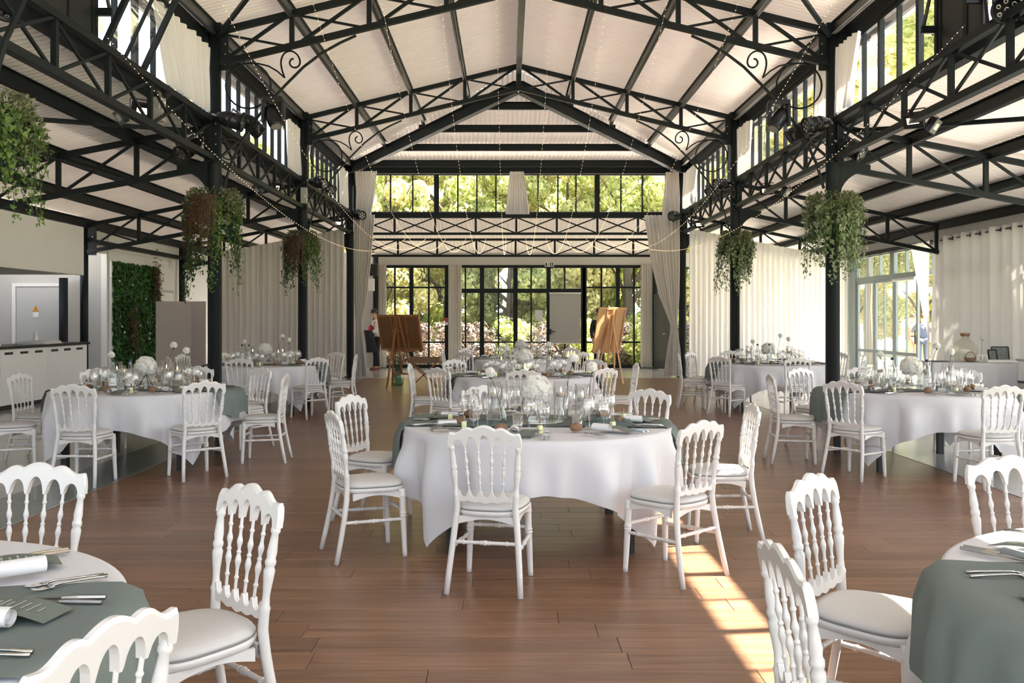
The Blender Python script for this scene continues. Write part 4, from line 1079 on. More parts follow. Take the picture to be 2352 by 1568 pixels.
for key, (tx, ty, tn, angs) in TABLES.items():
    big = key in ('T1','L1','R1','FL','FR'); nz = 0
    seats = list(SEATS[key])
    if key == 'FL': seats = [(136,'far right'),(180,'far'),(90,'right'),(40,'near right')]
    if key == 'FR': seats = [(180,'far'),(-90,'left'),(-136,'far left')]
    for a, w in seats:
        r0 = math.radians(a+ri.uniform(-4,4)); o = Vector((math.sin(r0), -math.cos(r0))); tg_ = Vector((math.cos(r0), math.sin(r0)))
        face = r0
        def at(rad, side, z=ZT_): p = Vector((tx,ty))+o*rad+tg_*side; return (p.x, p.y, z)
        onr = lambda p: (p[0],p[1],p[2]+0.007)
        pl = '%s place of the %s' % (w, tn); j = lambda s=0.012: ri.uniform(-s, s)
        P_NAP.put(onr(at(0.68+j(),-0.03+j())), face+PI/2+ri.uniform(-.25,.25), 'rolled white napkin at the '+pl, 'rolled napkins')
        P_MENU.put(onr(at(0.715+j(),0.065+j())), face+ri.uniform(-.7,.3), 'grey-green menu card at the '+pl, 'menu cards', cat='menu card')
        P_ROLL.put(onr(at(0.56+j(.02),-0.13+j(.02))), ri.uniform(0,6), 'crusty bread roll at the '+pl, 'bread rolls')
        for k in range(2):
            P_FORK.put(onr(at(0.76+j(.006),-0.17-k*0.032)), face+ri.uniform(-.1,.1), 'steel fork, %s, at the %s' % (['inner','outer'][k], pl), 'table forks')
            P_KNIFE.put(onr(at(0.76+j(.006),0.16+k*0.03)), face+ri.uniform(-.1,.1), 'steel knife, %s, at the %s' % (['inner','outer'][k], pl), 'table knives')
        P_WINE.put(onr(at(0.50+j(),0.03+j())), 0, 'tall clear wine glass at the '+pl, 'wine glasses')
        P_WINE2.put(onr(at(0.52+j(),0.125+j())), 0, 'small clear wine glass at the '+pl, 'wine glasses')
        P_FLUTE.put(onr(at(0.43+j(),0.085+j())), 0, 'clear champagne flute at the '+pl, 'champagne flutes')
        if big: P_TUMB.put(onr(at(0.47+j(),-0.045+j())), 0, 'clear water tumbler at the '+pl, 'tumblers')
        P_FAV.put(onr(at(0.62+j(),0.115+j())), ri.uniform(0,1), 'tiny corked bottle of yellow oil at the '+pl, 'favour bottles', cat='bottle')
    if key in ('FL','FR'): continue
    rot = {'T1':0,'L1':0.3,'R1':-0.2,'T2':0.5,'L2':-0.3,'R2':0.2,'T3':0.1}[key]
    def cpt(x, y, z=ZT_): return (tx+x*math.cos(rot)-y*math.sin(rot), ty+x*math.sin(rot)+y*math.cos(rot), z)
    P_TRAY.put(cpt(0,0,ZT_+0.005), 0, 'round mirror tray under the hydrangea on the '+tn, 'mirror trays')
    P_HYD.put(cpt(-0.01,0,ZT_+0.013), rot+0.2, 'white hydrangea in a square glass vase on the '+tn, 'hydrangea vases', cat='flower vase')
    for k, (x, y) in enumerate(((-0.30,0.10),(0.31,-0.12),(0.18,0.22))):
        P_CAN.put(cpt(x,y,ZT_+0.006), 0, 'glass cylinder with a lit floating candle, %s one on the %s' % (['left','right','rear'][k], tn), 'candle cylinders', cat='candle holder')
    for k, (x, y) in enumerate(((-0.24,-0.10),(0.17,0.05),(0.36,0.06))):
        P_CAR[k].put(cpt(x,y,ZT_+0.006), rot+[0.0,0.3,-0.4][k], 'white carnation in a slim glass vase, %s one on the %s' % (['left','middle','right'][k], tn), 'carnation vases', cat='flower vase')
    if key != 'T1' and key != 'T2':
        for k, (x, y) in enumerate(((-0.30,-0.20),(-0.13,-0.27)) if key != 'R1' else ((-0.16,0.16),(0.08,-0.26))):
            P_BOT[k].put(cpt(x,y,ZT_+0.006), 0.1*k, 'clear glass water bottle with %s cap on the %s' % (['green','blue'][k], tn), 'water bottles', cat='bottle')
# crumpled gauze gathered round the candles on the front centre table
def crumple(cx, cy, L, W, seed, label):
    m = MB(); rows = []; rr = random.Random(seed)
    for j in range(14):
        v = j/13; row = []
        for i in range(30):
            u = i/29; n1 = noise.noise(Vector((u*5+seed, v*3, 0))); n2 = noise.noise(Vector((u*9, v*6+seed, 3)))
            row.append((cx+(u-.5)*L+n2*0.02, cy+(v-.5)*W+n1*0.03, TH+0.012+max(0,(0.055*abs(n1)+0.03*abs(n2)+0.012)*math.sin(PI*v)**0.6*math.sin(PI*u)**0.4)))
        rows.append(row)
    m.grid(rows, 30, 14); o = m.build('gauze_scarf', 'gauze_green', None, True); tag(o, label, 'fabric', 'crumpled gauze')
crumple(-0.12, 6.02, 0.36, 0.14, 5, 'crumpled grey-green gauze left of the hydrangea on the front centre table')
crumple(0.66, 6.05, 0.42, 0.15, 9, 'crumpled grey-green gauze right of the hydrangea on the front centre table')
# ------------------------------------------------------------------ curtains
def curtain(name, label, left, right, nrm, folds, amp, matname='curtain', nv=22, seed=0, group=None, cat='curtain', parent=None, per=8):
    """left/right = [(t, x, y, z), ...] edge curves from top (t=0) to bottom (t=1); folds run down between them"""
    rr = random.Random(seed); nu = folds*per+1; nrm = Vector(nrm); P = []
    jit = [rr.uniform(0.6,1.3) for _ in range(folds+1)]; ph = [rr.uniform(-.25,.25) for _ in range(folds+2)]
    for j in range(nv):
        t = j/(nv-1); L = Vector(poly(left, t)); R_ = Vector(poly(right, t)); row = []
        for i in range(nu):
            u = i/(nu-1); k = u*folds; a = amp(t) if callable(amp) else amp
            q = jit[min(int(k),folds)]
            off = a*q*math.sin(2*PI*(k+ph[int(k)]*smooth01(t)*0.6)) + 0.25*a*math.sin(2*PI*k*0.37+seed+2*t)
            row.append(L.lerp(R_, u)+nrm*off)
        P.append(row)
    m = MB(); m.grid(P, nu, nv); o = m.build(name, matname, parent, True)
    if parent is None: tag(o, label, cat, group)
    return o
def quadc(name, label, x0, y0, x1, y1, zt0, zt1, zb, nrm, folds, amp, matname='curtain', seed=0, group=None):
    return curtain(name, label, [(0,x0,y0,zt0),(1,x0,y0,zb)], [(0,x1,y1,zt1),(1,x1,y1,zb)], nrm, folds, amp, matname, seed=seed, group=group)
ZC = lambda d: 3.80-0.193*d
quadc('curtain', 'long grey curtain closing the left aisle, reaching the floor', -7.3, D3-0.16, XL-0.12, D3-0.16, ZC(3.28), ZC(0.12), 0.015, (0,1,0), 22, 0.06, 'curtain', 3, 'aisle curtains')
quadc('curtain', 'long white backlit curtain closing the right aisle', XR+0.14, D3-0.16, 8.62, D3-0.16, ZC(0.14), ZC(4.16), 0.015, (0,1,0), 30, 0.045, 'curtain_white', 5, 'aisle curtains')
# tall curtain on the right wall with eyelets on a rod
RX = 8.5
t = thing('eyelet_curtain', 'tall white curtain with metal eyelets on the right wall', 'curtain', (RX, 15.2, 0))
curtain('fabric', '', [(0,RX,17.65,3.10),(1,RX,17.65,0.03)], [(0,RX,12.7,3.10),(1,RX,12.7,0.03)], (1,0,0), 15, 0.055, 'curtain_thick', nv=20, seed=8, parent=t)
MB().tube([(RX,17.75,3.03),(RX,12.4,3.03)], 0.012, 8).build('rod', 'steel', t, True)
for k in range(15):
    y = 17.65-4.95*(k+0.5)/15
    MB().tube([(RX+0.03*math.sin(a*2), y+0.028*math.cos(a), 3.03+0.028*math.sin(a)) for a in [2*PI*q/12 for q in range(13)]], 0.008, 6, False).build('eyelet', 'steel_grey', t, True)
# swept curtain beside the open garden door
curtain('curtain', 'white curtain drawn back beside the open garden door', [(0,8.48,18.55,3.05),(.5,8.48,18.05,1.7),(.72,8.46,17.72,1.15),(1,8.46,17.85,0.02)], [(0,8.44,17.62,3.05),(.5,8.42,17.62,1.7),(.72,8.40,17.58,1.15),(1,8.36,17.52,0.02)], (0.95,0.3,0), 6, 0.035, 'curtain_white', seed=4, group='tied curtains')
# far corner curtains of the nave, tied back
YC = 22.27; kx = YC/F
def PX(px): return (px-1166)*kx
def PZ(py): return 1.5+(731-py)*kx
def edge(l): n = len(l); y0 = l[0][1]; y1 = l[-1][1]; return [((py-y0)/(y1-y0), PX(px), YC, PZ(py)) for px, py in l]
curtain('curtain', 'upper grey curtain gathered at the far left clerestory', edge([(815,393),(818,440),(816,494)]), edge([(866,393),(862,440),(852,494)]), (0,1,0), 8, 0.035, 'curtain', seed=11, group='far corner curtains')
curtain('curtain', 'tied grey curtain falling beside the far left column', edge([(813,493),(812,600),(813,690),(817,745),(816,800),(817,865)]), edge([(861,493),(852,600),(842,690),(829,745),(836,800),(843,865)]), (0,1,0), 9, lambda t: 0.045*(1-0.6*math.exp(-((t-.68)/.12)**2)), 'curtain', seed=12, group='far corner curtains', nv=34)
curtain('curtain', 'upper grey curtain gathered at the far right clerestory', edge([(1529,395),(1524,450),(1521,496)]), edge([(1559,395),(1561,450),(1561,496)]), (0,1,0), 7, 0.035, 'curtain', seed=13, group='far corner curtains')
curtain('curtain', 'tied white curtain swept aside at the far right column', edge([(1480,494),(1495,600),(1514,680),(1542,750),(1532,800),(1524,863)]), edge([(1561,494),(1561,600),(1560,680),(1555,750),(1562,800),(1567,863)]), (0,1,0), 9, lambda t: 0.05*(1-0.7*math.exp(-((t-.70)/.12)**2)), 'curtain', seed=14, group='far corner curtains', nv=34)
curtain('curtain', 'grey curtain gathered in the middle of the far clerestory', edge([(1171,394),(1166,440),(1161,492)]), edge([(1203,394),(1210,440),(1216,492)]), (0,1,0), 8, 0.04, 'curtain', seed=15, group='far corner curtains')
# clerestory curtains along the sides
def side_cur(label, x, ya0, ya1, yb0, yb1, seed, folds=7, z0=5.17, z1=4.28):
    curtain('curtain', label, [(0,x,ya0,z0),(1,x,yb0,z1)], [(0,x,ya1,z0),(1,x,yb1,z1)], (1,0,0), folds, 0.045, 'curtain', seed=seed, group='clerestory curtains')
side_cur('grey curtain bunched at the left clerestory before the front column', XL-0.02, 9.95, 11.95, 10.5, 11.95, 21, 8)
side_cur('grey curtain bunched at the left clerestory before the middle column', XL-0.02, 16.2, 17.15, 16.3, 17.15, 22, 6)
side_cur('grey curtain bunched at the left clerestory before the far column', XL-0.02, 21.2, 22.3, 21.4, 22.3, 23, 6)
side_cur('grey curtain bunched at the right clerestory before the front column', XR+0.02, 11.25, 11.98, 11.6, 11.98, 24, 5)
side_cur('grey curtain bunched at the right clerestory behind the front column', XR+0.02, 12.25, 12.75, 12.25, 12.8, 25, 4)
side_cur('grey curtain bunched at the right clerestory before the middle column', XR+0.02, 16.3, 17.15, 16.5, 17.15, 26, 5)
side_cur('grey curtain bunched at the right clerestory before the far column', XR+0.02, 20.9, 22.3, 21.3, 22.3, 27, 6)
# curtains at the far garden windows
for (a, b, lb, sd_) in ((868,890,'left of the left garden window',31),(1031,1061,'between the left window and the garden doors',32),(1469,1496,'right of the right garden window',33)):
    quadc('curtain', 'grey floor-length curtain '+lb, X4(a), D4-0.22, X4(b), D4-0.22, 3.1, 3.1, 0.03, (0,1,0), 5, 0.05, 'curtain', sd_, 'garden window curtains')

# ------------------------------------------------------------------ foliage
def ivy_leaf(m, p, nrm, up, s):
    nrm = Vector(nrm).normalized(); up = (Vector(up)-nrm*Vector(up).dot(nrm)).normalized(); sd_ = up.cross(nrm)
    sh = [(0,-.05),(.32,-.22),(.62,.08),(.34,.22),(.30,.55),(0,1),(-.30,.55),(-.34,.22),(-.62,.08),(-.32,-.22)]
    vs = [Vector(p)+sd_*(x*s)-up*(y*s)+nrm*(0.12*s*(abs(x))) for x, y in sh]
    m.add(vs+[Vector(p)-up*(0.25*s)-nrm*0.02*s], [(k,(k+1)%10,10) for k in range(10)])
def blade(m, p, d, s, w, nrm):
    p = Vector(p); d = Vector(d).normalized(); sd_ = d.cross(Vector(nrm)); sd_ = sd_.normalized() if sd_.length > 1e-4 else Vector((1,0,0))
    m.add([p, p+d*s*0.45+sd_*w, p+d*s, p+d*s*0.45-sd_*w], [(0,1,2,3)])
def planter(x, y, zt, zb, label, variant, seed, scale=1.0):
    rr = random.Random(seed); t = thing('hanging_planter', label, 'planter', (x, y, zt-0.3), 0, 'hanging planters')
    m = MB(); m.lathe([(0.10,zt-0.30),(0.17,zt-0.28),(0.20,zt-0.10),(0.19,zt-0.10),(0.15,zt-0.24)], 18, (x,y,0), False); m.build('pot_ring', 'black', t, True)
    # variegated sprigs on top
    m = MB()
    for k in range(3600):
        a = rr.uniform(0,2*PI); h = rr.random(); rad = (0.20+0.13*math.sin(PI*(0.2+0.7*h))+0.05*noise.noise(Vector((2*math.cos(a),2*math.sin(a),3*h+seed))))*scale*(0.55+0.5*rr.random()); p = Vector((x+rad*math.cos(a), y+rad*math.sin(a), zt+0.06-0.46*(1-h)))
        d = Vector((math.cos(a), math.sin(a), rr.uniform(-.3,1.3))); blade(m, p, d, rr.uniform(.025,.05), rr.uniform(.008,.014), (rr.uniform(-1,1),rr.uniform(-1,1),rr.uniform(-1,1)))
    tag(m.build('sprigs', 'sprig', t), 'cream edged small leaves', kind='stuff')
    # trailing strands
    def strands(n, amin, amax, r0, lo, hi, size, matn, name, lb, dens=26):
        m = MB(); st = MB()
        for s_ in range(n):
            a = rr.uniform(amin, amax); L = rr.uniform(lo, hi)*(zt-zb); x0 = x+r0*math.cos(a); y0 = y+r0*math.sin(a); pts = []
            ca, sa = math.cos(a), math.sin(a); w1, w2 = rr.uniform(0,6), rr.uniform(0,6)
            nn = max(6, int(L*dens))
            for k in range(nn+1):
                u = k/nn; out = 0.14*min(1,u*4)+0.03*math.sin(5*u+w1); q = Vector((x0+ca*out+0.03*math.sin(4*u+w2), y0+sa*out+0.03*math.cos(4*u+w1), zt-0.06-L*u+0.06*min(1,u*3))); pts.append(q)
                for e in range(2):
                    nr = Vector((ca+rr.uniform(-.7,.7), sa+rr.uniform(-.7,.7), rr.uniform(-.2,.9)))
                    ivy_leaf(m, q+Vector((rr.uniform(-.05,.05),rr.uniform(-.05,.05),rr.uniform(-.02,.02))), nr, Vector((rr.uniform(-.5,.5),rr.uniform(-.5,.5),1)), size*rr.uniform(.6,1.2)*(1-0.35*u))
            st.tube(pts, 0.0025, 4, False)
        o = m.build(name, matn, t); tag(o, lb, kind='stuff'); st.build('vine', 'stem', o, False)
    strands(15, 0, 2*PI, 0.12*scale, 0.45, 0.75, 0.055, 'ivy', 'ivy_leaves', 'green ivy leaves')
    strands(8, PI*0.9, PI*1.7, 0.20*scale, 0.75, 1.0, 0.06, 'ivy' if variant != 'pale' else 'ivy_pale', 'ivy_trail', 'long trailing ivy')
    strands(14, -PI*0.5, PI*0.3, 0.18*scale, 0.5, 0.95, 0.045, 'fern' if variant != 'pale' else 'ivy_pale', 'fern_trail', 'light feathery trailing leaves')
    # fern fronds
    m = MB(); nf = 28 if variant == 'red' else 26
    for s_ in range(nf):
        a = rr.uniform(PI*1.02, PI*1.62) if variant == 'red' else rr.uniform(0, 2*PI); L = rr.uniform(0.45,0.95)
        for k in range(34):
            u = k/33; o_ = (0.30 if variant == 'red' else 0.2)*scale+0.08*math.sin(u*2.6); p = Vector((x+o_*math.cos(a), y+o_*math.sin(a), zt-0.04-L*u))
            for sg in (-1,1): blade(m, p, Vector((-math.sin(a)*sg+rr.uniform(-.3,.3), math.cos(a)*sg+rr.uniform(-.3,.3), -0.7)), 0.05*(1-0.6*u), 0.007, (math.cos(a), math.sin(a), 0.2))
    tag(m.build('fern_fronds', 'fern_red' if variant == 'red' else 'fern', t), 'russet fern fronds' if variant == 'red' else 'green fern fronds', kind='stuff')
    for k in range(5):
        a = rr.uniform(-PI*0.75, -PI*0.1); m = MB(); p = Vector((x+0.24*math.cos(a), y+0.24*math.sin(a), zt-rr.uniform(.15,.55)))
        ivy_leaf(m, p, (math.cos(a),math.sin(a),0.4), (0,0,1), rr.uniform(.14,.2)); m.build('broad_leaf', 'ivy_dark', t)
    return t
planter(XL, D1-0.02, 3.20, 1.72, 'hanging planter of ivy and russet fern on the front left column', 'red', 41, 1.15)
planter(XL, D2-0.02, 3.15, 1.95, 'hanging planter of ivy on the middle left column', 'red', 42)
planter(XR, D1-0.02, 3.15, 1.95, 'hanging planter of pale ivy on the front right column', 'pale', 43, 1.15)
planter(XR, D2-0.02, 3.15, 1.95, 'hanging planter of pale ivy on the middle right column', 'pale', 44)
planter(XL+0.08, 6.75, 3.15, 2.15, 'russet hanging planter cut by the left picture edge', 'red', 45, 1.0)

# green plant wall in the left aisle
t = thing('plant_wall', 'framed wall panel of dense green artificial leaves', 'plant wall', (GW, 19.9, 1.5))
gy0, gy1, gz0, gz1 = 18.68, 21.1, 0.42, 2.70
m = MB(); m.box(GW+0.01, GW+0.07, gy0-0.03, gy1+0.02, gz0-0.03, gz1+0.02); m.build('backing', 'wall_white', t)
rr = random.Random(9); m = MB()
for k in range(7000):
    y = rr.uniform(gy0, gy1); z = rr.uniform(gz0, gz1); dpt = 0.08+0.06*rr.random()+0.05*noise.noise(Vector((y*2.2, z*2.2, 0)))
    nr = Vector((1, rr.uniform(-.9,.9), rr.uniform(-.4,1.0))); s_ = rr.uniform(.035,.07)
    p = Vector((GW+dpt, y, z)); u = Vector((rr.uniform(-.3,.3), rr.uniform(-1,1), rr.uniform(-1,1))); u = (u-nr*u.dot(nr)/nr.length_squared).normalized(); v_ = nr.cross(u).normalized()
    m.add([p-u*s_, p-v_*s_*.5+nr*.006, p+u*s_, p+v_*s_*.5+nr*.006], [(0,1,2,3)])
tag(m.build('leaves', 'wall_leaf', t), 'dense green leaves', kind='stuff')
m = MB()
for k in range(900):
    cy, cz = (20.75, 2.35) if k < 520 else (19.45, 1.25); y = cy+rr.gauss(0,.13); z = cz+rr.gauss(0,.28)
    blade(m, (GW+0.14+0.06*rr.random(), y, z), (0.4, rr.uniform(-1,1), rr.uniform(-1.4,.3)), rr.uniform(.06,.13), .010, (1,0,0))
tag(m.build('russet_fern', 'fern_red', t), 'russet fern tuft', kind='stuff')
for k in range(16):
    m = MB(); petals(m, (GW+0.17, rr.uniform(gy0+.1,gy1-.1), rr.uniform(gz0+.1,gz1-.2)), 0.018, 12, 0.018, k); m.build('white_flower', 'petal', t)

# ------------------------------------------------------------------ stage lamps
def par_can(loc, aim, label, s=1.0, group='stage lamps'):
    t = thing('stage_lamp', label, 'stage lamp', loc, 0, group)
    q = Vector(aim).normalized().to_track_quat('Z','X').to_matrix()
    def T(m):
        m.v = [tuple(q @ (Vector(p)*s)) for p in m.v]; return m
    T(MB().lathe([(0.03,-0.24),(0.055,-0.235),(0.075,-0.19),(0.105,-0.12),(0.108,-0.10),(0.112,-0.10),(0.112,-0.085),(0.108,-0.085),(0.108,-0.03),(0.113,-0.03),(0.113,-0.015),(0.109,-0.015),(0.109,0.10),(0.118,0.105),(0.118,0.125),(0.104,0.125),(0.100,0.108)], 22)).build('housing', 'lamp_black', t, True, True)
    T(MB().lathe([(0.0005,0.098),(0.102,0.098)], 22, (0,0,0), False)).build('face', 'black', t, False, True)
    for k in range(7):
        a = k*PI/3; c_ = (0,0) if k == 6 else (0.065*math.cos(a), 0.065*math.sin(a))
        T(MB().lathe([(0.025,0.099),(0.025,0.106),(0.014,0.110),(0.0005,0.104)], 12, (c_[0],c_[1],0))).build('lens', 'lens', t, True, True)
    m = MB(); m.bar((-0.125,0,0),(-0.125,0.17,-0.02),0.025,0.006,(0,0,1)); m.bar((0.125,0,0),(0.125,0.17,-0.02),0.025,0.006,(0,0,1)); m.bar((-0.125,0.17,-0.02),(0.125,0.17,-0.02),0.025,0.008); T(m).build('yoke', 'lamp_black', t, False, True)
    T(MB().tube([(0,0.02,-0.235),(0,0.03,-0.30)], [0.016,0.014], 8)).build('plug', 'box_grey', t, True, True)
    return t
def moving_head(loc, aim, label):
    t = thing('moving_head_lamp', label, 'stage lamp', loc, 0, 'stage lamps')
    q = Vector(aim).normalized().to_track_quat('Z','X').to_matrix()
    m = MB(); m.lathe([(0.05,-0.17),(0.085,-0.14),(0.10,-0.05),(0.10,0.08),(0.085,0.15),(0.075,0.17)], 14); m.v = [tuple(q @ Vector(p)) for p in m.v]; m.build('head', 'lamp_black', t, True, True)
    m = MB(); m.lathe([(0.0005,0.172),(0.07,0.172)], 14, (0,0,0), False); m.v = [tuple(q @ Vector(p)) for p in m.v]; m.build('lens', 'lens', t, False, True)
    for s_ in (-1,1):
        m = MB(); m.bbox(s_*0.13-0.025, s_*0.13+0.025, -0.06, 0.06, -0.08, 0.22, 0.012); m.build('yoke_arm', 'lamp_black', t, False, True)
    MB().bbox(-0.14,0.14,-0.09,0.09,0.2,0.26,0.015).build('base_box', 'lamp_black', t, False, True)
    return t
def flood(loc, rotz, label, lit=True):
    t = thing('flood_lamp', label, 'flood lamp', loc, rotz, 'flood lamps')
    MB().bbox(-0.11,0.11,-0.03,0.03,-0.08,0.08,0.006).build('housing', 'lamp_black', t, False, True)
    m = MB()
    for k in range(7): m.box(-0.10+k*0.03, -0.092+k*0.03, 0.03, 0.055, -0.07, 0.07)
    m.build('cooling_fins', 'lamp_black', t, False, True)
    MB().box(-0.06,0.06,-0.034,-0.03,-0.035,0.035).build('led_panel', 'flood_led' if lit else 'lens', t, False, True)
    m = MB(); m.bar((-0.125,0,0),(-0.125,0.05,0.10),0.02,0.005,(1,0,0)); m.bar((0.125,0,0),(0.125,0.05,0.10),0.02,0.005,(1,0,0)); m.bar((-0.125,0.05,0.10),(0.125,0.05,0.10),0.02,0.006); m.build('bracket', 'lamp_black', t, False, True)
    for q in t.children: pass
    t.rotation_euler = (0.6, 0, rotz)
    return t
def at(px, py, Y): return ((px-1166)*Y/F, Y, EYE+(731-py)*Y/F)
par_can(at(538,278,11.9), (0.9,0.1,-0.25), 'large black stage lamp facing right on the front left column')
par_can(at(583,292,12.3), (0.6,0.5,-0.6), 'black stage lamp half hidden behind the front left lamp')
moving_head(at(628,268,12.0), (0.3,-0.35,-0.85), 'black moving head lamp hanging under the left scroll')
par_can(at(1868,287,11.9), (-0.9,-0.1,-0.15), 'large black stage lamp facing left on the front right column')
par_can(at(1828,306,12.3), (-0.7,0.2,-0.4), 'black stage lamp below the front right moving head')
moving_head(at(1788,275,12.0), (-0.5,-0.3,-0.8), 'black moving head lamp hanging under the right scroll')
par_can(at(735,420,17.1), (0.9,-0.3,-0.2), 'black stage lamp on the middle left column', 0.95)
par_can(at(757,432,17.5), (0.8,-0.5,-0.5), 'black stage lamp just below the one on the middle left column', 0.85)
par_can(at(1655,423,17.1), (-0.9,-0.3,-0.1), 'black stage lamp on the middle right column', 0.95)
par_can(at(1635,437,17.5), (-0.8,-0.5,-0.5), 'black stage lamp just below the one on the middle right column', 0.85)
par_can(at(826,494,22.2), (0.7,-0.7,-0.1), 'small black stage lamp on the far left column')
par_can(at(1549,496,22.2), (-0.7,-0.6,-0.1), 'small black stage lamp on the far right column')
par_can(at(428,345,11.8), (-0.5,-0.6,-0.6), 'black stage lamp hanging under the left girder by the front column')
par_can(at(1962,345,11.8), (0.6,-0.5,-0.5), 'black stage lamp hanging under the right girder by the front column')
par_can(at(16,4,7.6), (0.3,-0.4,-0.8), 'black stage lamp at the top left picture edge')
par_can(at(2318,12,7.9), (-0.5,-0.6,-0.5), 'black stage lamp at the top right picture edge', 1.1)
flood(at(325,252,9.95), 0.7, 'lit flood lamp on the left girder of the front bay')
flood(at(278,268,9.8), -0.9, 'dark flood lamp turned away on the left girder of the front bay', False)
flood(at(2098,275,9.7), -0.7, 'lit flood lamp on the right girder of the front bay')
flood(at(2145,288,9.7), 0.9, 'dark flood lamp turned away on the right girder of the front bay', False)
flood(at(632,429,15.4), 0.6, 'lit flood lamp on the left girder of the middle bay')
flood(at(592,434,14.6), -0.9, 'dark flood lamp on the left girder of the middle bay', False)
flood(at(1760,436,15.2), -0.6, 'lit flood lamp on the right girder of the middle bay')
flood(at(1806,440,14.6), 0.9, 'dark flood lamp on the right girder of the middle bay', False)
flood(at(776,511,20.6), 0.6, 'lit flood lamp on the left girder of the rear bay')
flood(at(1606,514,20.3), -0.6, 'lit flood lamp on the right girder of the rear bay')
# pale boxes on the left girder
def pbox(px0, px1, py0, py1, Y, label):
    x0, _, z1 = at(px0, py0, Y); x1, _, z0 = at(px1, py1, Y)
    t = thing('control_box', label, 'box', ((x0+x1)/2, Y, z0), 0, 'pale control boxes')
    MB().bbox(x0, x1, Y, Y+0.10, z0, z1, 0.006).build('casing', 'box_grey', t)
    MB().box((x0+x1)/2+0.02, (x0+x1)/2+0.04, Y-0.004, Y, z0+(z1-z0)*0.35, z0+(z1-z0)*0.5).build('indicator', 'sign_white', t)
    return t
pbox(347,374,196,277,10.35, 'pale control box on the left girder beside the lit flood lamp')
pbox(690,704,430,466,16.95, 'small pale control box on the middle left column')
t = thing('spot_lamp', 'small round spot lamp on the pale control box', 'spot lamp', at(383,212,10.3))
MB().lathe([(0.02,-0.10),(0.04,-0.08),(0.055,0.0),(0.05,0.005),(0.045,0.0)], 14).build('housing', 'lamp_black', t, True, True)
MB().lathe([(0.0005,-0.004),(0.047,-0.004)], 14, (0,0,0), False).build('lens', 'lens', t, False, True)
t.rotation_euler = (1.2, 0.3, 0.5)
# lamp cables looped at the columns
for (px, py, Y, r, lb) in ((532,345,11.95,0.17,'front left'),(1872,345,11.95,0.17,'front right'),(1672,440,17.0,0.15,'middle right')):
    x, y, z = at(px, py, Y); c_ = MB(); c_.tube([(x+r*math.cos(a)*0.9, y-0.05+0.03*math.sin(a*2), z+r*math.sin(a)*0.8) for a in [-2.8+k*0.28 for k in range(22)]], 0.009, 6)
    tag(c_.build('lamp_cable', 'black', None, True), 'looped black lamp cable at the %s column' % lb, 'cable', 'lamp cables')
# vent panels and struts in the clerestory of the front bay
def vent_panel(x, y0, y1, label, s):
    t = thing('vent_panel', label, 'vent panel', (x, (y0+y1)/2, 4.3), 0, 'clerestory vent panels')
    MB().bbox(x-0.02, x+0.02, y0, y1, 4.26, 5.20, 0.006).build('panel', 'black', t)
    m = MB()
    for a, b in ((y0,y0+.05),(y1-.05,y1)): m.box(min(x,x+s*.035), max(x,x+s*.035), a, b, 4.26, 5.2)
    m.build('frame', 'steel', t)
    for y in (y0+0.05, y1-0.02):
        MB().tube([(x+s*0.16,y,4.62),(x+s*0.05,y,5.15)], 0.02, 8).build('strut', 'steel_grey', t, True)
        MB().box(min(x,x+s*0.18), max(x,x+s*0.18), y-0.02, y+0.02, 4.56, 4.64).build('strut_bracket', 'steel', t)
    return t
vent_panel(XR+0.17, 8.52, 9.5, 'black vent panel with gas struts in the right clerestory', -1)
vent_panel(XL-0.17, 7.55, 8.95, 'black vent panel in the left clerestory', 1)
t = thing('tilted_vent_window', 'glazed vent window tilted open in the left clerestory', 'window', (XL-0.1, 9.6, 4.3))
A = [Vector((XL-0.12,9.05,4.30)), Vector((XL-0.12,10.0,4.30)), Vector((XL+0.26,10.0,5.12)), Vector((XL+0.26,9.05,5.12))]
for i in range(4): MB().bar(A[i], A[(i+1)%4], 0.06, 0.05, (0.9,0,-0.4)).build('sash', 'steel', t)
MB().bar((A[0]+A[1])/2, (A[2]+A[3])/2, 0.03, 0.03, (0.9,0,-0.4)).build('glazing_bar', 'steel', t)
g = MB(); g.add(A, [(0,1,2,3)]); g.build('pane', 'window_glass', t)

# ------------------------------------------------------------------ fairy lights
def fairy(hx, ex, ey, ez, sag, label, lit=1.0):
    a = Vector((hx, 24.35, 3.70)); b = Vector((ex, ey, ez)); n = 70
    pts = [a.lerp(b, (k/n)**1.15)-Vector((0,0,4*sag*(k/n)**1.15*(1-(k/n)**1.15))) for k in range(n+1)]
    t = thing('fairy_lights', label, 'fairy lights', a, 0, 'fairy light strings')
    MB().tube(pts, 0.0009, 4, False).build('wire', 'bolt', t)
    m = MB()
    L = 0
    for k in range(n):
        seg = (pts[k+1]-pts[k]).length; c_ = max(1, round(seg/0.10))
        for q in range(c_):
            p = pts[k].lerp(pts[k+1], (q+.5)/c_); r = 0.0055
            m.add([p+Vector(v_)*r for v_ in ((1,0,0),(-1,0,0),(0,1,0),(0,-1,0),(0,0,1),(0,0,-1))], [(0,2,4),(2,1,4),(1,3,4),(3,0,4),(2,0,5),(1,2,5),(3,1,5),(0,3,5)])
    tag(m.build('bulbs', 'bulb_warm', t), 'tiny warm bulbs', kind='stuff')
n = 12
for i in range(n):
    hx = (932+46*i-1166)*24.35/F
    fr = i/(n-1); ex = lerp(XL+0.1, XR-0.1, fr); pos = ['leftmost','second','third','fourth','fifth','sixth','seventh','eighth','ninth','tenth','eleventh','rightmost'][i]
    d = abs(fr-0.5)*2
    ey = lerp(12.0, 8.4, d**2); ez = lerp(5.98, 4.3, d**3)
    fairy(hx, ex, ey, ez, 1.65-0.6*d*d, '%s string of warm fairy lights draped from the far girder' % pos)

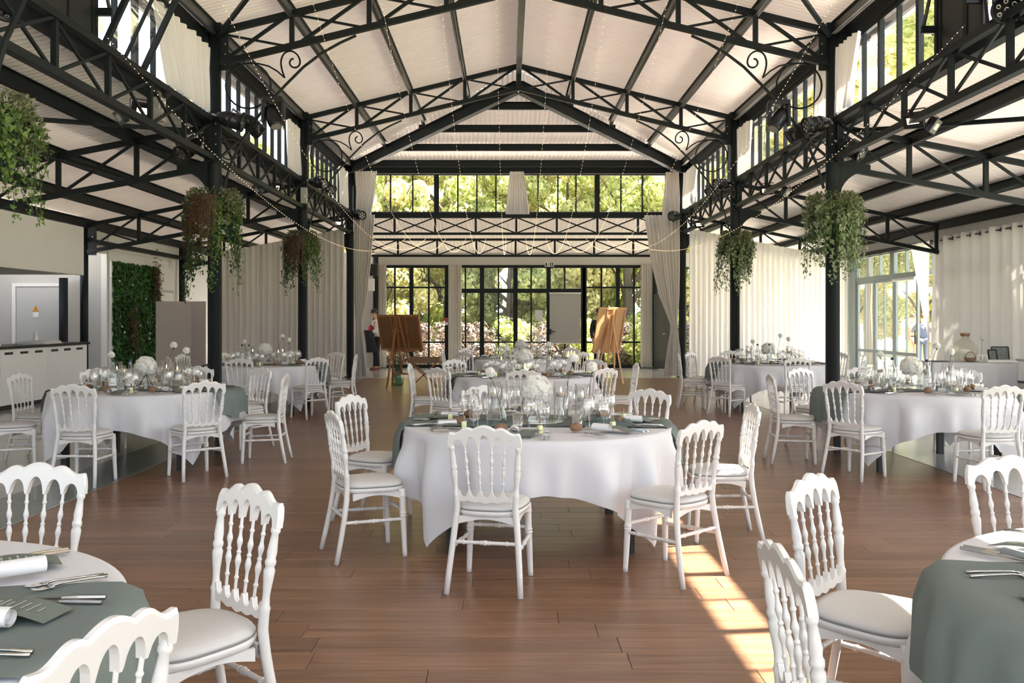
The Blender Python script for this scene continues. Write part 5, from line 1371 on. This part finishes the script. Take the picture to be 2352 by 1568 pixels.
# ------------------------------------------------------------------ bar
t = thing('bar_counter', 'long white bar counter with dark top and slotted panels', 'counter', (-8.5, 14.5, 0))
MB().box(-8.85, -8.19, 11.2, 17.12, 0.08, 1.0).build('carcass', 'wall_white', t)
MB().box(-8.8, -8.24, 11.2, 17.08, 0.0, 0.08).build('plinth', 'black', t)
MB().bbox(-8.9, -8.13, 11.1, 17.17, 1.0, 1.045, 0.004).build('worktop', 'black', t)
for k in range(4):
    y1 = 17.12-k*1.46; y0 = y1-1.45
    p = MB().bbox(-8.19, -8.17, y0, y1, 0.085, 0.995, 0.003).build('panel', 'wall_white', t)
    for q in range(3):
        yc = y1-0.3-q*0.46; MB().box(-8.172, -8.166, yc-0.12, yc+0.12, 0.905, 0.945).build('slot', 'black', p)
def flatpile(name, label, x, y, z, w, d, n, rz, cat, seed):
    rr = random.Random(seed); t = thing(name, label, cat, (x,y,z), rz)
    for k in range(n):
        a = rr.uniform(-.02,.02); MB().bbox(-w/2+a, w/2+a, -d/2+a, d/2-a, k*0.012, k*0.012+0.011, 0.004).build('sheet', 'paper', t, False, True)
flatpile('folded_linen', 'stack of folded white linen on the bar counter', -8.45, 15.9, 1.045, 0.5, 0.8, 4, 0.15, 'linen', 2)
flatpile('folded_linen', 'white folded cloth at the left end of the bar counter', -8.45, 14.15, 1.045, 0.4, 0.45, 3, 0.05, 'linen', 3)
t = thing('spray_bottle', 'white spray bottle standing behind the bar linen', 'bottle', (-8.7, 16.25, 1.045))
MB().lathe([(0.035,0),(0.04,0.01),(0.04,0.10),(0.02,0.17),(0.014,0.19)], 12, (-8.7,16.25,1.045)).build('body', 'sign_white', t, True)
m = MB(); m.bbox(-8.72,-8.68,16.2,16.29,1.235,1.27,0.005); m.bar((-8.7,16.21,1.235),(-8.7,16.19,1.19),0.012,0.012); m.build('trigger', 'sign_white', t)
t = thing('bar_tap', 'chrome tap on the bar worktop', 'tap', (-8.75, 14.65, 1.045))
MB().tube([(-8.75,14.65,1.045),(-8.75,14.65,1.28),(-8.72,14.65,1.32),(-8.66,14.65,1.31),(-8.64,14.65,1.26)], 0.012, 8).build('spout', 'bolt', t, True)
MB().lathe([(0.025,1.045),(0.025,1.06)], 12, (-8.75,14.65,0)).build('base', 'bolt', t, True)
# folding beige screen
t = thing('folding_screen', 'plain beige folding screen standing by the plant wall', 'screen', (-7.3, 19.7, 0))
MB().bar((-7.80,19.55,0.94),(-7.08,19.75,0.94),0.03,1.88).build('panel', 'beige_panel', t)
MB().bar((-7.08,19.75,0.94),(-6.70,19.55,0.94),0.03,1.88).build('panel', 'beige_panel', t)
tag(MB().bbox(-8.44,-8.36,22.0,22.2,2.75,2.95,0.01).build('emergency_light', 'sign_white'), 'small white emergency light box on the left wall', 'lamp')

# ------------------------------------------------------------------ far wall details
t = thing('roller_blind', 'grey-white roller blind pulled down over a garden door', 'blind', (X4(1296), D4-0.1, 2.2))
MB().box(X4(1262), X4(1333), D4-0.085, D4-0.08, 0.75, 2.25).build('fabric', 'blind', t)
MB().tube([(X4(1261),D4-0.09,2.26),(X4(1334),D4-0.09,2.26)], 0.025, 8).build('roll', 'sign_white', t, True)
MB().box(X4(1262), X4(1333), D4-0.092, D4-0.075, 0.735, 0.755).build('bottom_bar', 'sign_white', t)
t = thing('door_handle_set', 'black lever handle on the blind-covered garden door', 'handle', (X4(1266), D4-0.1, 1.1))
MB().bar((X4(1264),D4-0.12,1.1),(X4(1275),D4-0.12,1.1),0.025,0.025).build('lever', 'black', t)
MB().box(X4(1262),X4(1265.5),D4-0.13,D4-0.06,1.02,1.18).build('plate', 'black', t)
tag(MB().box(X4(1229), X4(1246), D4-0.04, D4-0.03, 1.42, 1.75).build('door_notice', 'paper'), 'white sheet of paper stuck on the garden door glass', 'notice')
t = thing('exit_sign', 'small white exit sign with running figure and arrow', 'exit sign', (X4(1261), D4-0.1, 3.1))
MB().bbox(X4(1251), X4(1272), D4-0.12, D4-0.07, 3.06, 3.19, 0.004).build('sign_box', 'sign_white', t)
m = MB(); yq = D4-0.122
m.box(X4(1252.5), X4(1256), yq, yq+.003, 3.075, 3.175); m.box(X4(1262.5), X4(1270.5), yq, yq+.003, 3.075, 3.175); m.build('dark_field', 'black', t)
m = MB(); yq = D4-0.124; cx = X4(1266.5)
m.prism([(cx-.035,yq,3.12),(cx,yq,3.09),(cx+.035,yq,3.12)], (0,.002,0)); m.box(cx-.01,cx+.01,yq,yq+.002,3.12,3.165); m.build('arrow', 'sign_white', t)
m = MB(); cx = X4(1259.3); m.ball((cx,yq,3.163),0.01,8,5); m.bar((cx,yq,3.15),(cx-.012,yq,3.115),.014,.003,(0,1,0)); m.bar((cx-.012,yq,3.115),(cx+.015,yq,3.09),.009,.003,(0,1,0)); m.bar((cx-.012,yq,3.115),(cx-.03,yq,3.085),.009,.003,(0,1,0)); m.bar((cx,yq,3.145),(cx+.025,yq,3.13),.008,.003,(0,1,0)); m.build('running_figure', 'black', t)
t = thing('fire_extinguisher', 'red fire extinguisher behind the far left curtain', 'extinguisher', (-3.75, 26.2, 0.9))
MB().lathe([(0.06,0),(0.07,0.02),(0.07,0.36),(0.05,0.42),(0.02,0.44),(0.02,0.47)], 14, (-3.98,25.6,0.85)).build('tank', 'red', t, True)
MB().tube([(-3.98,25.6,1.32),(-3.90,25.55,1.25),(-3.88,25.55,1.0)], 0.012, 6).build('hose', 'black', t, True)
t = thing('wall_alarm', 'small red and white alarm button on the garden window post', 'alarm', (X4(1026), D4-0.1, 1.3))
MB().box(X4(1022), X4(1029), D4-0.12, D4-0.06, 1.40, 1.52).build('button', 'red', t); MB().box(X4(1022), X4(1029), D4-0.12, D4-0.06, 1.30, 1.39).build('plate', 'sign_white', t)
t = thing('grey_door_leaf', 'dark grey door leaf standing open by the right garden curtain', 'door', (4.5, 25.6, 0))
MB().bar((4.37,26.3,1.12),(4.72,25.5,1.12),0.05,2.2).build('leaf', 'steel_grey', t); MB().bar((4.56,25.75,1.05),(4.6,25.65,1.05),0.1,0.02).build('handle', 'bolt', t)
t = thing('wall_speaker', 'small black speaker with pale case at the far left post', 'speaker', (-4.0, 25.9, 2.9))
MB().bbox(-4.05,-3.80,25.75,25.95,2.75,3.1,0.02).build('cabinet', 'black', t); MB().bbox(-4.06,-3.88,25.68,25.74,2.3,2.66,0.01).build('case', 'sign_white', t); MB().bar((-3.93,25.8,2.9),(-3.93,26.35,2.9),0.04,0.04).build('arm', 'black', t)

# ------------------------------------------------------------------ easels, vase, tray
def easel(loc, rz, w, h, zb, label, matw, matb, tilt=0.2):
    t = thing('easel', label, 'easel', loc, rz, 'wooden easels')
    for s_ in (-1,1): MB().bar((s_*0.30,0.16,0.0),(s_*0.035,-0.10,1.58),0.04,0.022,(0,1,0.2)).build('leg', matw, t, False, True)
    MB().bar((0,-0.46,0),(0,-0.13,1.30),0.04,0.022,(0,1,0.2)).build('leg', matw, t, False, True)
    MB().bar((0,0.10,0.30),(0,-0.16,1.74),0.045,0.02,(0,1,0.2)).build('mast', matw, t, False, True)
    MB().bar((-0.25,0.115,0.28),(0.25,0.115,0.28),0.02,0.04).build('crossbar', matw, t, False, True)
    MB().bar((-0.13,-0.05,1.22),(0.13,-0.05,1.22),0.02,0.035).build('crossbar', matw, t, False, True)
    MB().bar((-0.4,0.10,zb-0.02),(0.4,0.10,zb-0.02),0.10,0.025).build('ledge', matw, t, False, True)
    return t
def board(loc, rz, w, h, zb, label, matw, matb, tilt, group=None):
    t = thing('framed_board', label, 'board', loc, rz, 'boards on easels')
    def Q(x, v): return (x, 0.115-tilt*v, zb+v*math.sqrt(max(0,1-tilt*tilt)))
    a = 0.025; nrm = Vector((0,1,tilt)).normalized()*0.012
    MB().prism([Q(-w/2+.02,.02),Q(w/2-.02,.02),Q(w/2-.02,h-.02),Q(-w/2+.02,h-.02)], nrm*0.6).build('backing', matb, t, False, True)
    for p, q in ((Q(-w/2,a),Q(w/2,a)),(Q(-w/2,h-a),Q(w/2,h-a)),(Q(-w/2+a,0),Q(-w/2+a,h)),(Q(w/2-a,0),Q(w/2-a,h))):
        MB().bar(p, q, 0.05, 0.03, nrm).build('frame_bar', matw, t, False, True)
    for x in (-w*0.17, w*0.17): MB().bar(Q(x,0.03), Q(x,h-.03), 0.04, 0.02, nrm).build('batten', matw, t, False, True)
    return t
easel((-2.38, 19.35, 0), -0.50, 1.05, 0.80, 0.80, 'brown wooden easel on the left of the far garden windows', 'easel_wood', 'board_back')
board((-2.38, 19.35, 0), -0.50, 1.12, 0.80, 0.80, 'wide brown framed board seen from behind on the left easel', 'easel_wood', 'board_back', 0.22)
easel((2.38, 20.6, 0), 0.62, 0.8, 1.05, 0.72, 'pale wooden easel in sunlight on the right of the garden doors', 'easel_pale', 'board_pale')
board((2.38, 20.6, 0), 0.62, 0.86, 1.06, 0.72, 'tall pale framed board in sunlight on the right easel', 'easel_pale', 'board_pale', 0.22)
t = thing('glass_vase', 'tall green glass vase with twigs on the floor behind the left easel', 'vase', (-2.45, 19.75, 0))
MB().lathe([(0.0005,0.01),(0.09,0.01),(0.10,0.0),(0.115,0.03),(0.12,0.15),(0.105,0.32),(0.05,0.42),(0.05,0.47),(0.06,0.49)], 20, (-2.45,19.75,0), False).build('vase', 'green_glass', t, True)
rr = random.Random(3)
for k in range(7):
    a = rr.uniform(0,6.3); MB().tube([(-2.45,19.75,0.1),(-2.45+.08*math.cos(a),19.75+.08*math.sin(a),.5),(-2.45+.2*math.cos(a),19.75+.2*math.sin(a),.85)], 0.004, 5).build('twig', 'stem', t)
m = MB()
for k in range(160):
    a = rr.uniform(0,6.3); r_ = rr.uniform(0.02,.2); blade(m, (-2.45+r_*math.cos(a),19.75+r_*math.sin(a),.45+r_*1.9), (rr.uniform(-1,1),rr.uniform(-1,1),1), .05, .012, (rr.uniform(-1,1),1,0))
tag(m.build('leaves', 'ivy_pale', t), 'sparse pale leaves', kind='stuff')
t = thing('wicker_tray', 'wicker tray table on crossed legs right of the left easel', 'tray table', (-1.85, 19.5, 0))
m = MB(); m.box(-2.18,-1.50,19.32,19.74,0.52,0.54); m.build('tray_base', 'wicker', t)
for b in ((-2.19,-1.49,19.31,19.335,.52,.64),(-2.19,-1.49,19.725,19.75,.52,.64),(-2.19,-2.165,19.335,19.725,.52,.66),(-1.515,-1.49,19.335,19.725,.52,.66)): MB().box(*b).build('tray_side', 'wicker', t)
for y in (19.36, 19.70):
    MB().bar((-2.12,y,0),(-1.58,y,.52),0.025,0.025).build('leg', 'easel_wood', t); MB().bar((-1.58,y,0),(-2.12,y,.52),0.025,0.025).build('leg', 'easel_wood', t)

# ------------------------------------------------------------------ side table by the right wall
sx, sy, srz = 7.72, 14.85, -0.12
t = thing('side_table', 'long side table by the tall curtain under a white cloth', 'table', (sx, sy, 0), srz)
for a, b in ((-.55,-.28),(.55,-.28),(-.55,.28),(.55,.28)): MB().box(a-.02,a+.02,b-.02,b+.02,0,.74).build('leg', 'table_black', t, False, True)
MB().box(-.65,.65,-.35,.35,.74,.765).build('table_top', 'wall_grey', t, False, True)
rows = []; m = MB(); NN = 120
def rect(k, g):
    per = 2*(1.32+.72); s_ = (k/NN)*per
    for L, (px, py), (dx, dy) in ((1.32,(-.66,-.36),(1,0)),(.72,(.66,-.36),(0,1)),(1.32,(.66,.36),(-1,0)),(.72,(-.66,.36),(0,-1))):
        if s_ <= L: nx, ny = dy, -dx; return (px+dx*s_+nx*g, py+dy*s_+ny*g)
        s_ -= L
    return (-.66,-.36)
rows.append([(0,0,.771)]*NN)
for j in range(9):
    s_ = j/8*0.50; rows.append([(*rect(k, 0.004+0.02*math.sin(k*0.9)*s_*2+0.01), .771-s_-0.05*(j/8)*math.sin(k*0.21)) for k in range(NN)])
m.grid(rows, NN, len(rows), True); o = m.build('side_cloth', 'cloth_white', None, True); o.location = (sx,sy,0); o.rotation_euler = (0,0,srz); tag(o, 'white cloth draped over the side table by the tall curtain', 'tablecloth')
def on_side(x, y): return (sx+x*math.cos(srz)-y*math.sin(srz), sy+x*math.sin(srz)+y*math.cos(srz), .777)
p = on_side(0.02, 0.1); t = thing('demijohn', 'large round glass jar with cork lid on the side table', 'jar', p)
MB().lathe([(0.0005,.004),(.12,.004),(.155,.02),(.20,.11),(.215,.19),(.19,.27),(.12,.34),(.075,.375),(.07,.43),(.078,.44),(.070,.44),(.064,.43),(.068,.38)], 28).build('jar_wall', 'jar_glass', t, True, True)
MB().lathe([(.066,.42),(.074,.445),(.074,.475)], 18).build('cork_lid', 'cork', t, True, True)
p = on_side(-0.0, -0.18); t = thing('wicker_basket', 'small round wicker basket in front of the glass jar', 'basket', p)
MB().lathe([(.06,0),(.085,.03),(.09,.075),(.083,.075),(.078,.035),(.055,.008)], 16).build('bowl', 'wicker', t, True, True)
MB().tube([(.085*math.cos(a),0,.075+.09*math.sin(a)) for a in [PI*k/12 for k in range(13)]], .006, 6).build('handle', 'wicker', t, True, True)
m = MB()
for k in range(9): m.ball((.04*math.cos(k*2.1),.04*math.sin(k*2.1)*.8,.075),.022,8,5)
m.build('filling', 'paper', t, True, True)
for (x, y, w, h, rz, lb) in ((0.42,-0.05,.15,.20,.25,'small dark photo frame left of the wide one on the side table'),(0.72,0.02,.26,.25,-.1,'wide dark photo frame at the right end of the side table')):
    p = on_side(x if x < .6 else .56, y); t = thing('photo_frame', lb, 'photo frame', p, srz+rz, 'photo frames')
    def Q(a, v): return (a, 0.22*v, v*0.97)
    for a, b in ((Q(-w/2,.008),Q(w/2,.008)),(Q(-w/2,h),Q(w/2,h)),(Q(-w/2,0),Q(-w/2,h)),(Q(w/2,0),Q(w/2,h))): MB().bar(a,b,.018,.015,(0,1,0)).build('frame_bar', 'black', t, False, True)
    g = MB(); g.add([Q(-w/2,.01),Q(w/2,.01),Q(w/2,h),Q(-w/2,h)], [(0,1,2,3)]); g.build('photo', 'photo_print', t, False, True)
    MB().bar((0,.13,.0),(0,.2*h,h*.8),.02,.006).build('strut', 'black', t, False, True)
p = on_side(0.45,-0.22); tag(MB().bbox(p[0]-.26,p[0]+.26,p[1]-.11,p[1]+.11,.777,.815,.004).build('flat_box', 'paper'), 'flat cream box on the front edge of the side table', 'box')
P_CAR[2].put(on_side(0.26,0.05), 0.2, 'white carnation in a slim vase beside the glass jar', 'carnation vases', cat='flower vase')
p = on_side(0.2,-0.16); t = thing('white_ornament', 'small white filigree letters on the side table', 'ornament', p)
for k in range(2): MB().tube([(.04*math.cos(a)+k*.075-.04,0,.065+.055*math.sin(a)) for a in [2*PI*q/14 for q in range(15)]], .009, 6, False).build('letter_loop', 'sign_white', t, True, True)
p = on_side(-0.45,-0.05); tag(MB().bbox(p[0]-.13,p[0]+.13,p[1]-.09,p[1]+.09,.777,.79,.003).build('guest_book', 'menu_card'), 'thin dark guest book at the left end of the side table', 'book')
t = thing('glass_cabinet', 'grey glass-sided cabinet at the right picture edge', 'cabinet', (8.25, 13.4, 0))
MB().bbox(7.95,8.45,13.15,13.75,0.02,0.5,.01).build('body', 'box_grey', t); MB().bbox(7.95,8.45,13.15,13.75,0.5,.53,.005).build('shelf', 'black', t); MB().box(7.96,8.44,13.16,13.74,.53,.84).build('glass_case', 'clear_glass', t); MB().bbox(7.93,8.47,13.13,13.77,.84,.87,.005).build('top', 'box_grey', t)
tag(MB().bbox(-4.05,-3.75,5.05,5.45,0.0,0.16,.02).build('floor_box', 'black'), 'black floor box at the left edge beside the plank floor', 'box')
# ------------------------------------------------------------------ people
def skin_mesh(name, pts, edges, rad, matname, parent, root=0, sub=1):
    me = bpy.data.meshes.new(name); me.from_pydata(pts, edges, []); me.materials.append(M[matname]); me.update()
    o = bpy.data.objects.new(name, me); COL.objects.link(o); o.parent = parent
    o.modifiers.new('skin', 'SKIN').use_smooth_shade = True
    sv = me.skin_vertices[0].data if me.skin_vertices else None
    if sv is None:
        me.skin_vertices_ensure() if hasattr(me, 'skin_vertices_ensure') else None
        sv = me.skin_vertices[0].data
    for i, r in enumerate(rad): sv[i].radius = (r if hasattr(r,'__len__') else (r, r))
    for i in range(len(pts)): sv[i].use_root = (i == root)
    s_ = o.modifiers.new('sub', 'SUBSURF'); s_.levels = sub; s_.render_levels = sub
    return o
def person(loc, rz, label, pose, top, bottom, shoes, hair, coat=None):
    """faces -y in local space; pose gives arm joints"""
    t = thing('person', label, 'person', loc, rz, 'people')
    P = {'pel':(0,0,.95),'wai':(0,0,1.08),'che':(0,-.01,1.28),'nek':(0,.0,1.48),'hd0':(0,-.015,1.56),'hd1':(0,-.025,1.66),'hd2':(0,-.02,1.74)}
    P.update(pose)
    names = list(P); idx = {n_: i for i, n_ in enumerate(names)}
    E_ = [('pel','wai'),('wai','che'),('che','nek'),('nek','hd0'),('hd0','hd1'),('hd1','hd2')]
    R_ = {'pel':(.15,.11),'wai':(.14,.10),'che':(.17,.11),'nek':.055,'hd0':.07,'hd1':(.078,.095),'hd2':(.05,.06)}
    for s_ in ('l','r'):
        E_ += [('che','sh'+s_),('sh'+s_,'el'+s_),('el'+s_,'wr'+s_),('wr'+s_,'ha'+s_),('pel','hi'+s_),('hi'+s_,'kn'+s_),('kn'+s_,'an'+s_),('an'+s_,'to'+s_)]
        R_.update({'sh'+s_:.062,'el'+s_:.044,'wr'+s_:.028,'ha'+s_:(.035,.02),'hi'+s_:.085,'kn'+s_:.055,'an'+s_:.036,'to'+s_:.03})
        for f_ in range(4):   # fingers
            k = 'f%d%s' % (f_, s_); d = Vector(P['ha'+s_])-Vector(P['wr'+s_]); d.normalize(); sd_ = d.cross(Vector((0,1,0.1))); sd_.normalize()
            P[k] = tuple(Vector(P['ha'+s_])+d*(.075-.008*abs(f_-1.3))+sd_*(.018*(f_-1.5))); names.append(k); idx[k] = len(names)-1; E_.append(('ha'+s_,k)); R_[k] = .008
        k = 'th'+s_; d = Vector(P['ha'+s_])-Vector(P['wr'+s_]); d.normalize(); P[k] = tuple(Vector(P['wr'+s_])+d*.06+Vector((0.02,-.045,0))); names.append(k); idx[k] = len(names)-1; E_.append(('wr'+s_,k)); R_[k] = .010
    pts = [P[n_] for n_ in names]
    skin_mesh('body', pts, [(idx[a],idx[b]) for a,b in E_], [R_[n_] for n_ in names], 'skin', t)
    def garment(name, keys, edges, grow, mt, rmap=None):
        ii = {k: i for i, k in enumerate(keys)}
        rad = []
        for k in keys:
            r = (rmap or {}).get(k, R_[k]); rad.append(tuple(q+grow for q in r) if hasattr(r,'__len__') else r+grow)
        return skin_mesh(name, [P[k] for k in keys], [(ii[a],ii[b]) for a,b in edges], rad, mt, t)
    garment('trousers', ['pel','hil','hir','knl','knr','anl','anr'], [('pel','hil'),('pel','hir'),('hil','knl'),('hir','knr'),('knl','anl'),('knr','anr')], .022, bottom)
    P['ne2'] = tuple(Vector(P['che']).lerp(Vector(P['nek']), .75)); R_['ne2'] = .06
    garment('jacket' if coat else 'shirt', ['wai','pel','che','ne2','shl','ell','wrl','shr','elr','wrr'], [('wai','pel'),('wai','che'),('che','ne2'),('che','shl'),('shl','ell'),('ell','wrl'),('che','shr'),('shr','elr'),('elr','wrr')], .02, top)
    for s_ in 'lr':
        a = Vector(P['an'+s_]); b = Vector(P['to'+s_]); m = MB(); m.tube([(a.x,a.y+.05,.045),(a.x,a.y-.02,.05),(b.x,b.y-.02,.035),(b.x,b.y-.07,.025)], [.038,.046,.042,.022], 8); m.v = [(x,y,max(z,0.0)) for x,y,z in m.v]; m.build('shoe', shoes, t, True, True)
    h1 = Vector(P['hd1']); hd = MB(); hd.ball((h1.x, h1.y+.022, h1.z+.048), .105, 14, 9, .86, .98, .92); hd.v = [v for v in hd.v]; hd.build('hair', hair, t, True, True)
    f = MB(); fx, fy, fz = h1.x, h1.y-.10, h1.z
    f.prism([(fx-.012,fy+.012,fz-.03),(fx+.012,fy+.012,fz-.03),(fx,fy+.004,fz+.025)], (0,-.022,-.004)); f.build('nose', 'skin', t, False, True)
    f = MB()
    for s_ in (-1,1): f.ball((fx+s_*.032, fy+.012, fz+.02), .010, 8, 5)
    f.build('eyes', 'hair_dark', t, True, True)
    MB().bar((fx-.022,fy+.008,fz-.055),(fx+.022,fy+.008,fz-.055),.008,.008).build('mouth', 'shoe_brown', t, False, True)
    for s_ in (-1,1): MB().ball((h1.x+s_*.083, h1.y, h1.z+.0), .022, 8, 5, .4, .8, 1.2).build('ear', 'skin', t, True, True)
    return t
std = {'shl':(-.19,0,1.41),'shr':(.19,0,1.41),'ell':(-.24,.02,1.14),'elr':(.24,.02,1.14),'wrl':(-.24,-.06,.92),'wrr':(.24,-.06,.92),'hal':(-.24,-.08,.84),'har':(.24,-.08,.84),
       'hil':(-.10,0,.88),'hir':(.10,0,.88),'knl':(-.10,-.02,.50),'knr':(.10,-.02,.50),'anl':(-.10,.02,.09),'anr':(.10,.02,.09),'tol':(-.11,-.10,.04),'tor':(.11,-.10,.04)}
# man in white shirt looking down behind the left board, black jacket over his arm
p1 = dict(std); p1.update({'hd0':(0,-.045,1.56),'hd1':(0,-.085,1.65),'hd2':(0,-.10,1.73),'ell':(-.27,-.05,1.16),'wrl':(-.16,-.28,1.10),'hal':(-.10,-.34,1.09),'elr':(.25,-.05,1.16),'wrr':(.16,-.26,1.08),'har':(.10,-.32,1.07)})
px, py = -3.82, 25.7
person((px, py, 0), -1.15, 'man in white shirt and black trousers looking down behind the left board', p1, 'shirt_white', 'suit_black', 'shoe_brown', 'hair_dark')
m = MB(); rows = []
for j in range(12):
    v_ = j/11; row = []
    for k in range(20):
        a = 2*PI*k/20; w_ = .13+.05*v_+.02*math.sin(3*a+2*v_); row.append((px-.20+w_*.9*math.cos(a)+.10*v_, py-.30+w_*.45*math.sin(a), 1.16-.62*v_+.03*math.sin(a*2)*v_))
    rows.append(row)
m.grid(rows, 20, 12, True); m.f.append(tuple(range(19,-1,-1))); m.f.append(tuple(11*20+k for k in range(20))); tag(m.build('folded_jacket', 'suit_black', None, True), 'black jacket hanging over the arm of the man at the left board', 'jacket')
person((2.63, 25.4, 0), 0.4, 'person in dark shirt mostly hidden behind the tall pale board', dict(std), 'suit_black', 'suit_black', 'shoe_brown', 'hair_dark')
# outside the open garden door
p2 = dict(std); p2.update({'ell':(-.30,-.10,1.18),'wrl':(-.20,-.32,1.28),'hal':(-.15,-.38,1.30),'elr':(.30,-.10,1.18),'wrr':(.20,-.32,1.22),'har':(.15,-.38,1.22)})
person((14.12, 30.0, -0.13), 3.05, 'man in blue-grey suit seen from behind outside the open door', p2, 'suit_blue', 'suit_blue', 'shoe_brown', 'hair_brown', True)
person((14.0, 30.5, -0.13), 0.2, 'woman partly hidden by the man in the blue-grey suit', dict(std), 'dress_peach', 'dress_peach', 'shirt_white', 'hair_brown')
person((14.75, 31.2, -0.13), 0.5, 'guest in peach clothes outside beside the drawn curtain', dict(std), 'dress_peach', 'dress_peach', 'shirt_white', 'hair_dark')

# ------------------------------------------------------------------ garden: trees, hedge, low wall
def crown_mesh(seed, R_, H, nl, matname, size):
    rr = random.Random(seed); m = MB(); clumps = []
    for k in range(46):
        a = rr.uniform(0,2*PI); h = rr.random(); rad = R_*(0.35+0.65*math.sin(PI*min(1,0.12+0.88*h)))*rr.uniform(.5,1.0)
        clumps.append((Vector((rad*math.cos(a), rad*math.sin(a), H*(0.10+0.88*h))), rr.uniform(.45,.9)*R_*0.36))
    for k in range(nl):
        c_, r = clumps[rr.randrange(len(clumps))]
        d = Vector((rr.gauss(0,1), rr.gauss(0,1), rr.gauss(0,1))).normalized(); p = c_+d*r*rr.uniform(.55,1.08)
        u = d.cross(Vector((rr.uniform(-1,1),rr.uniform(-1,1),rr.uniform(-1,1)))); u = u.normalized() if u.length > 1e-3 else Vector((1,0,0)); v_ = (d+Vector((rr.uniform(-.6,.6),rr.uniform(-.6,.6),rr.uniform(-.6,.6)))).cross(u).normalized(); s_ = size*rr.uniform(.6,1.25)
        m.add([p-u*s_, p-v_*s_*.55, p+u*s_, p+v_*s_*.55], [(0,1,2,3)])
    return m.mesh('foliage', matname)
def trunk_mesh(seed, H, r, lo=.18):
    rr = random.Random(seed); m = MB(); m.tube([(0,0,0),(.05,.03,H*.2),(-.04,.02,H*.45),(.03,-.03,H*.8)], [r*1.3,r,r*.8,r*.3], 8)
    for k in range(9):
        a = rr.uniform(0,6.3); z = H*rr.uniform(lo,.62); L = H*rr.uniform(.2,.35); m.tube([(0,0,z),(L*.5*math.cos(a),L*.5*math.sin(a),z+L*.35),(L*math.cos(a),L*math.sin(a),z+L*.6)], [r*.5,r*.3,r*.1], 6)
    return m.mesh('trunk', 'bark')
CR = [crown_mesh(1, 2.3, 8.5, 30000, 'tree_leaf', .10), crown_mesh(2, 2.3, 8.5, 30000, 'tree_leaf_gold', .10), crown_mesh(3, 2.1, 8.0, 30000, 'tree_leaf', .11)]
TK = [trunk_mesh(4, 8, .16), trunk_mesh(5, 8, .13), trunk_mesh(6, 8, .12, .55)]
def tree(x, y, label, v, sc, rz, sz=1.0, lift=0.0):
    t = thing('tree', label, 'tree', (x, y, -0.13), rz, 'garden trees'); t.scale = (sc, sc, sc*sz)
    for nm, me in (('foliage', CR[v]), ('trunk', TK[2 if lift else v % 2])):
        o = bpy.data.objects.new(nm, me); COL.objects.link(o); o.parent = t
        if nm == 'foliage' and lift: o.location = (0,0,lift); o.scale = (1.1,1.1,0.62)
        if nm == 'foliage': tag(o, 'sunlit yellow-green leaves', kind='stuff')
spots = [(-7.6,35.2,0,'far left behind the aisle curtain'),(-4.7,33.8,1,'behind the left garden window'),(-2.3,35.0,0,'between left window and doors'),(0.1,34.0,2,'behind the garden doors, left'),(2.4,35.2,1,'behind the garden doors, right'),(4.6,33.9,0,'behind the right garden window'),(7.0,35.0,1,'far right behind the corner'),(-6.0,39,2,'second row, left'),(-2.8,39.5,1,'second row, left of middle'),(0.6,39,0,'second row, middle'),(3.9,39.4,2,'second row, right of middle'),(7.4,39,0,'second row, right')]
for i, (x, y, v, lb) in enumerate(spots): tree(x, y, 'tall yellow-green garden tree %s' % lb, v, 0.95+0.1*(i % 3), i*1.3, 1.1)
for i, (x, y) in enumerate(((12.6,15.0),(12.9,18.2),(12.6,21.2),(12.8,31.2),(12.4,35.0),(13.0,40.0),(12.6,45.0))): tree(x, y, 'leafy tree seen through the right clerestory, %s along the hall' % ['first','second','third','fourth','fifth','sixth','seventh'][i], (i+1) % 3, 1.2, i*0.9, 1.0, 4.2)
for i, (x, y) in enumerate(((-13.6,22.0),(-14.5,33.0),(-13.8,44.0))): tree(x, y, 'leafy tree seen through the left clerestory, %s along the hall' % ['first','second','third'][i], i % 3, 1.2, i*0.9, 1.0, 4.0)
for i, (x, y) in enumerate(((17.6,37.5),(20.6,40.5),(24.0,45.0),(15.6,39.5),(19.0,46.0))): tree(x, y, 'full garden tree behind the couple outside, %s from the nearest' % ['first','second','third','fourth','fifth'][i], i % 3, 1.05, i*1.1, 0.9)
# low shrubs and a stone border below the far windows
SH = crown_mesh(9, 1.1, 1.3, 5200, 'heather', .06); SH2 = crown_mesh(10, 1.1, 1.5, 5200, 'tree_leaf', .08)
for i in range(11):
    x = -6.2+1.25*i; t = thing('shrub', 'low %s shrub outside the far windows, %s from the left' % (['mauve','green'][i % 2 == 1 and i > 3], ['first','second','third','fourth','fifth','sixth','seventh','eighth','ninth','tenth','eleventh'][i]), 'shrub', (x, 29.6+0.5*(i%3), -0.13), i*0.7, 'garden shrubs')
    o = bpy.data.objects.new('foliage', SH2 if (i % 2 == 1 and i > 3) else SH); COL.objects.link(o); o.parent = t; tag(o, None, kind='stuff')
    MB().tube([(0,0,0),(.02,0,.4),(0,.03,.8)], [.03,.025,.01], 6).build('stem', 'bark', t, False, True)
t = thing('garden_wall', 'low pale stone garden wall beyond the shrubs', 'wall', (0, 32.3, -0.13))
rr = random.Random(12); stone = [MB().bbox(-.2,.2,-.14,.14,0,.16,.02).mesh('stone','garden_stone'), MB().bbox(-.26,.26,-.14,.14,0,.16,.03).mesh('stone','garden_stone')]
for row in range(4):
    x = -7.5+0.2*(row % 2)
    while x < 8.5:
        k = rr.randrange(2); w_ = (.4,.52)[k]; o = bpy.data.objects.new('stone', stone[k]); COL.objects.link(o); o.parent = t; o.location = (x+w_/2, rr.uniform(-.02,.02), row*.165); x += w_+.012
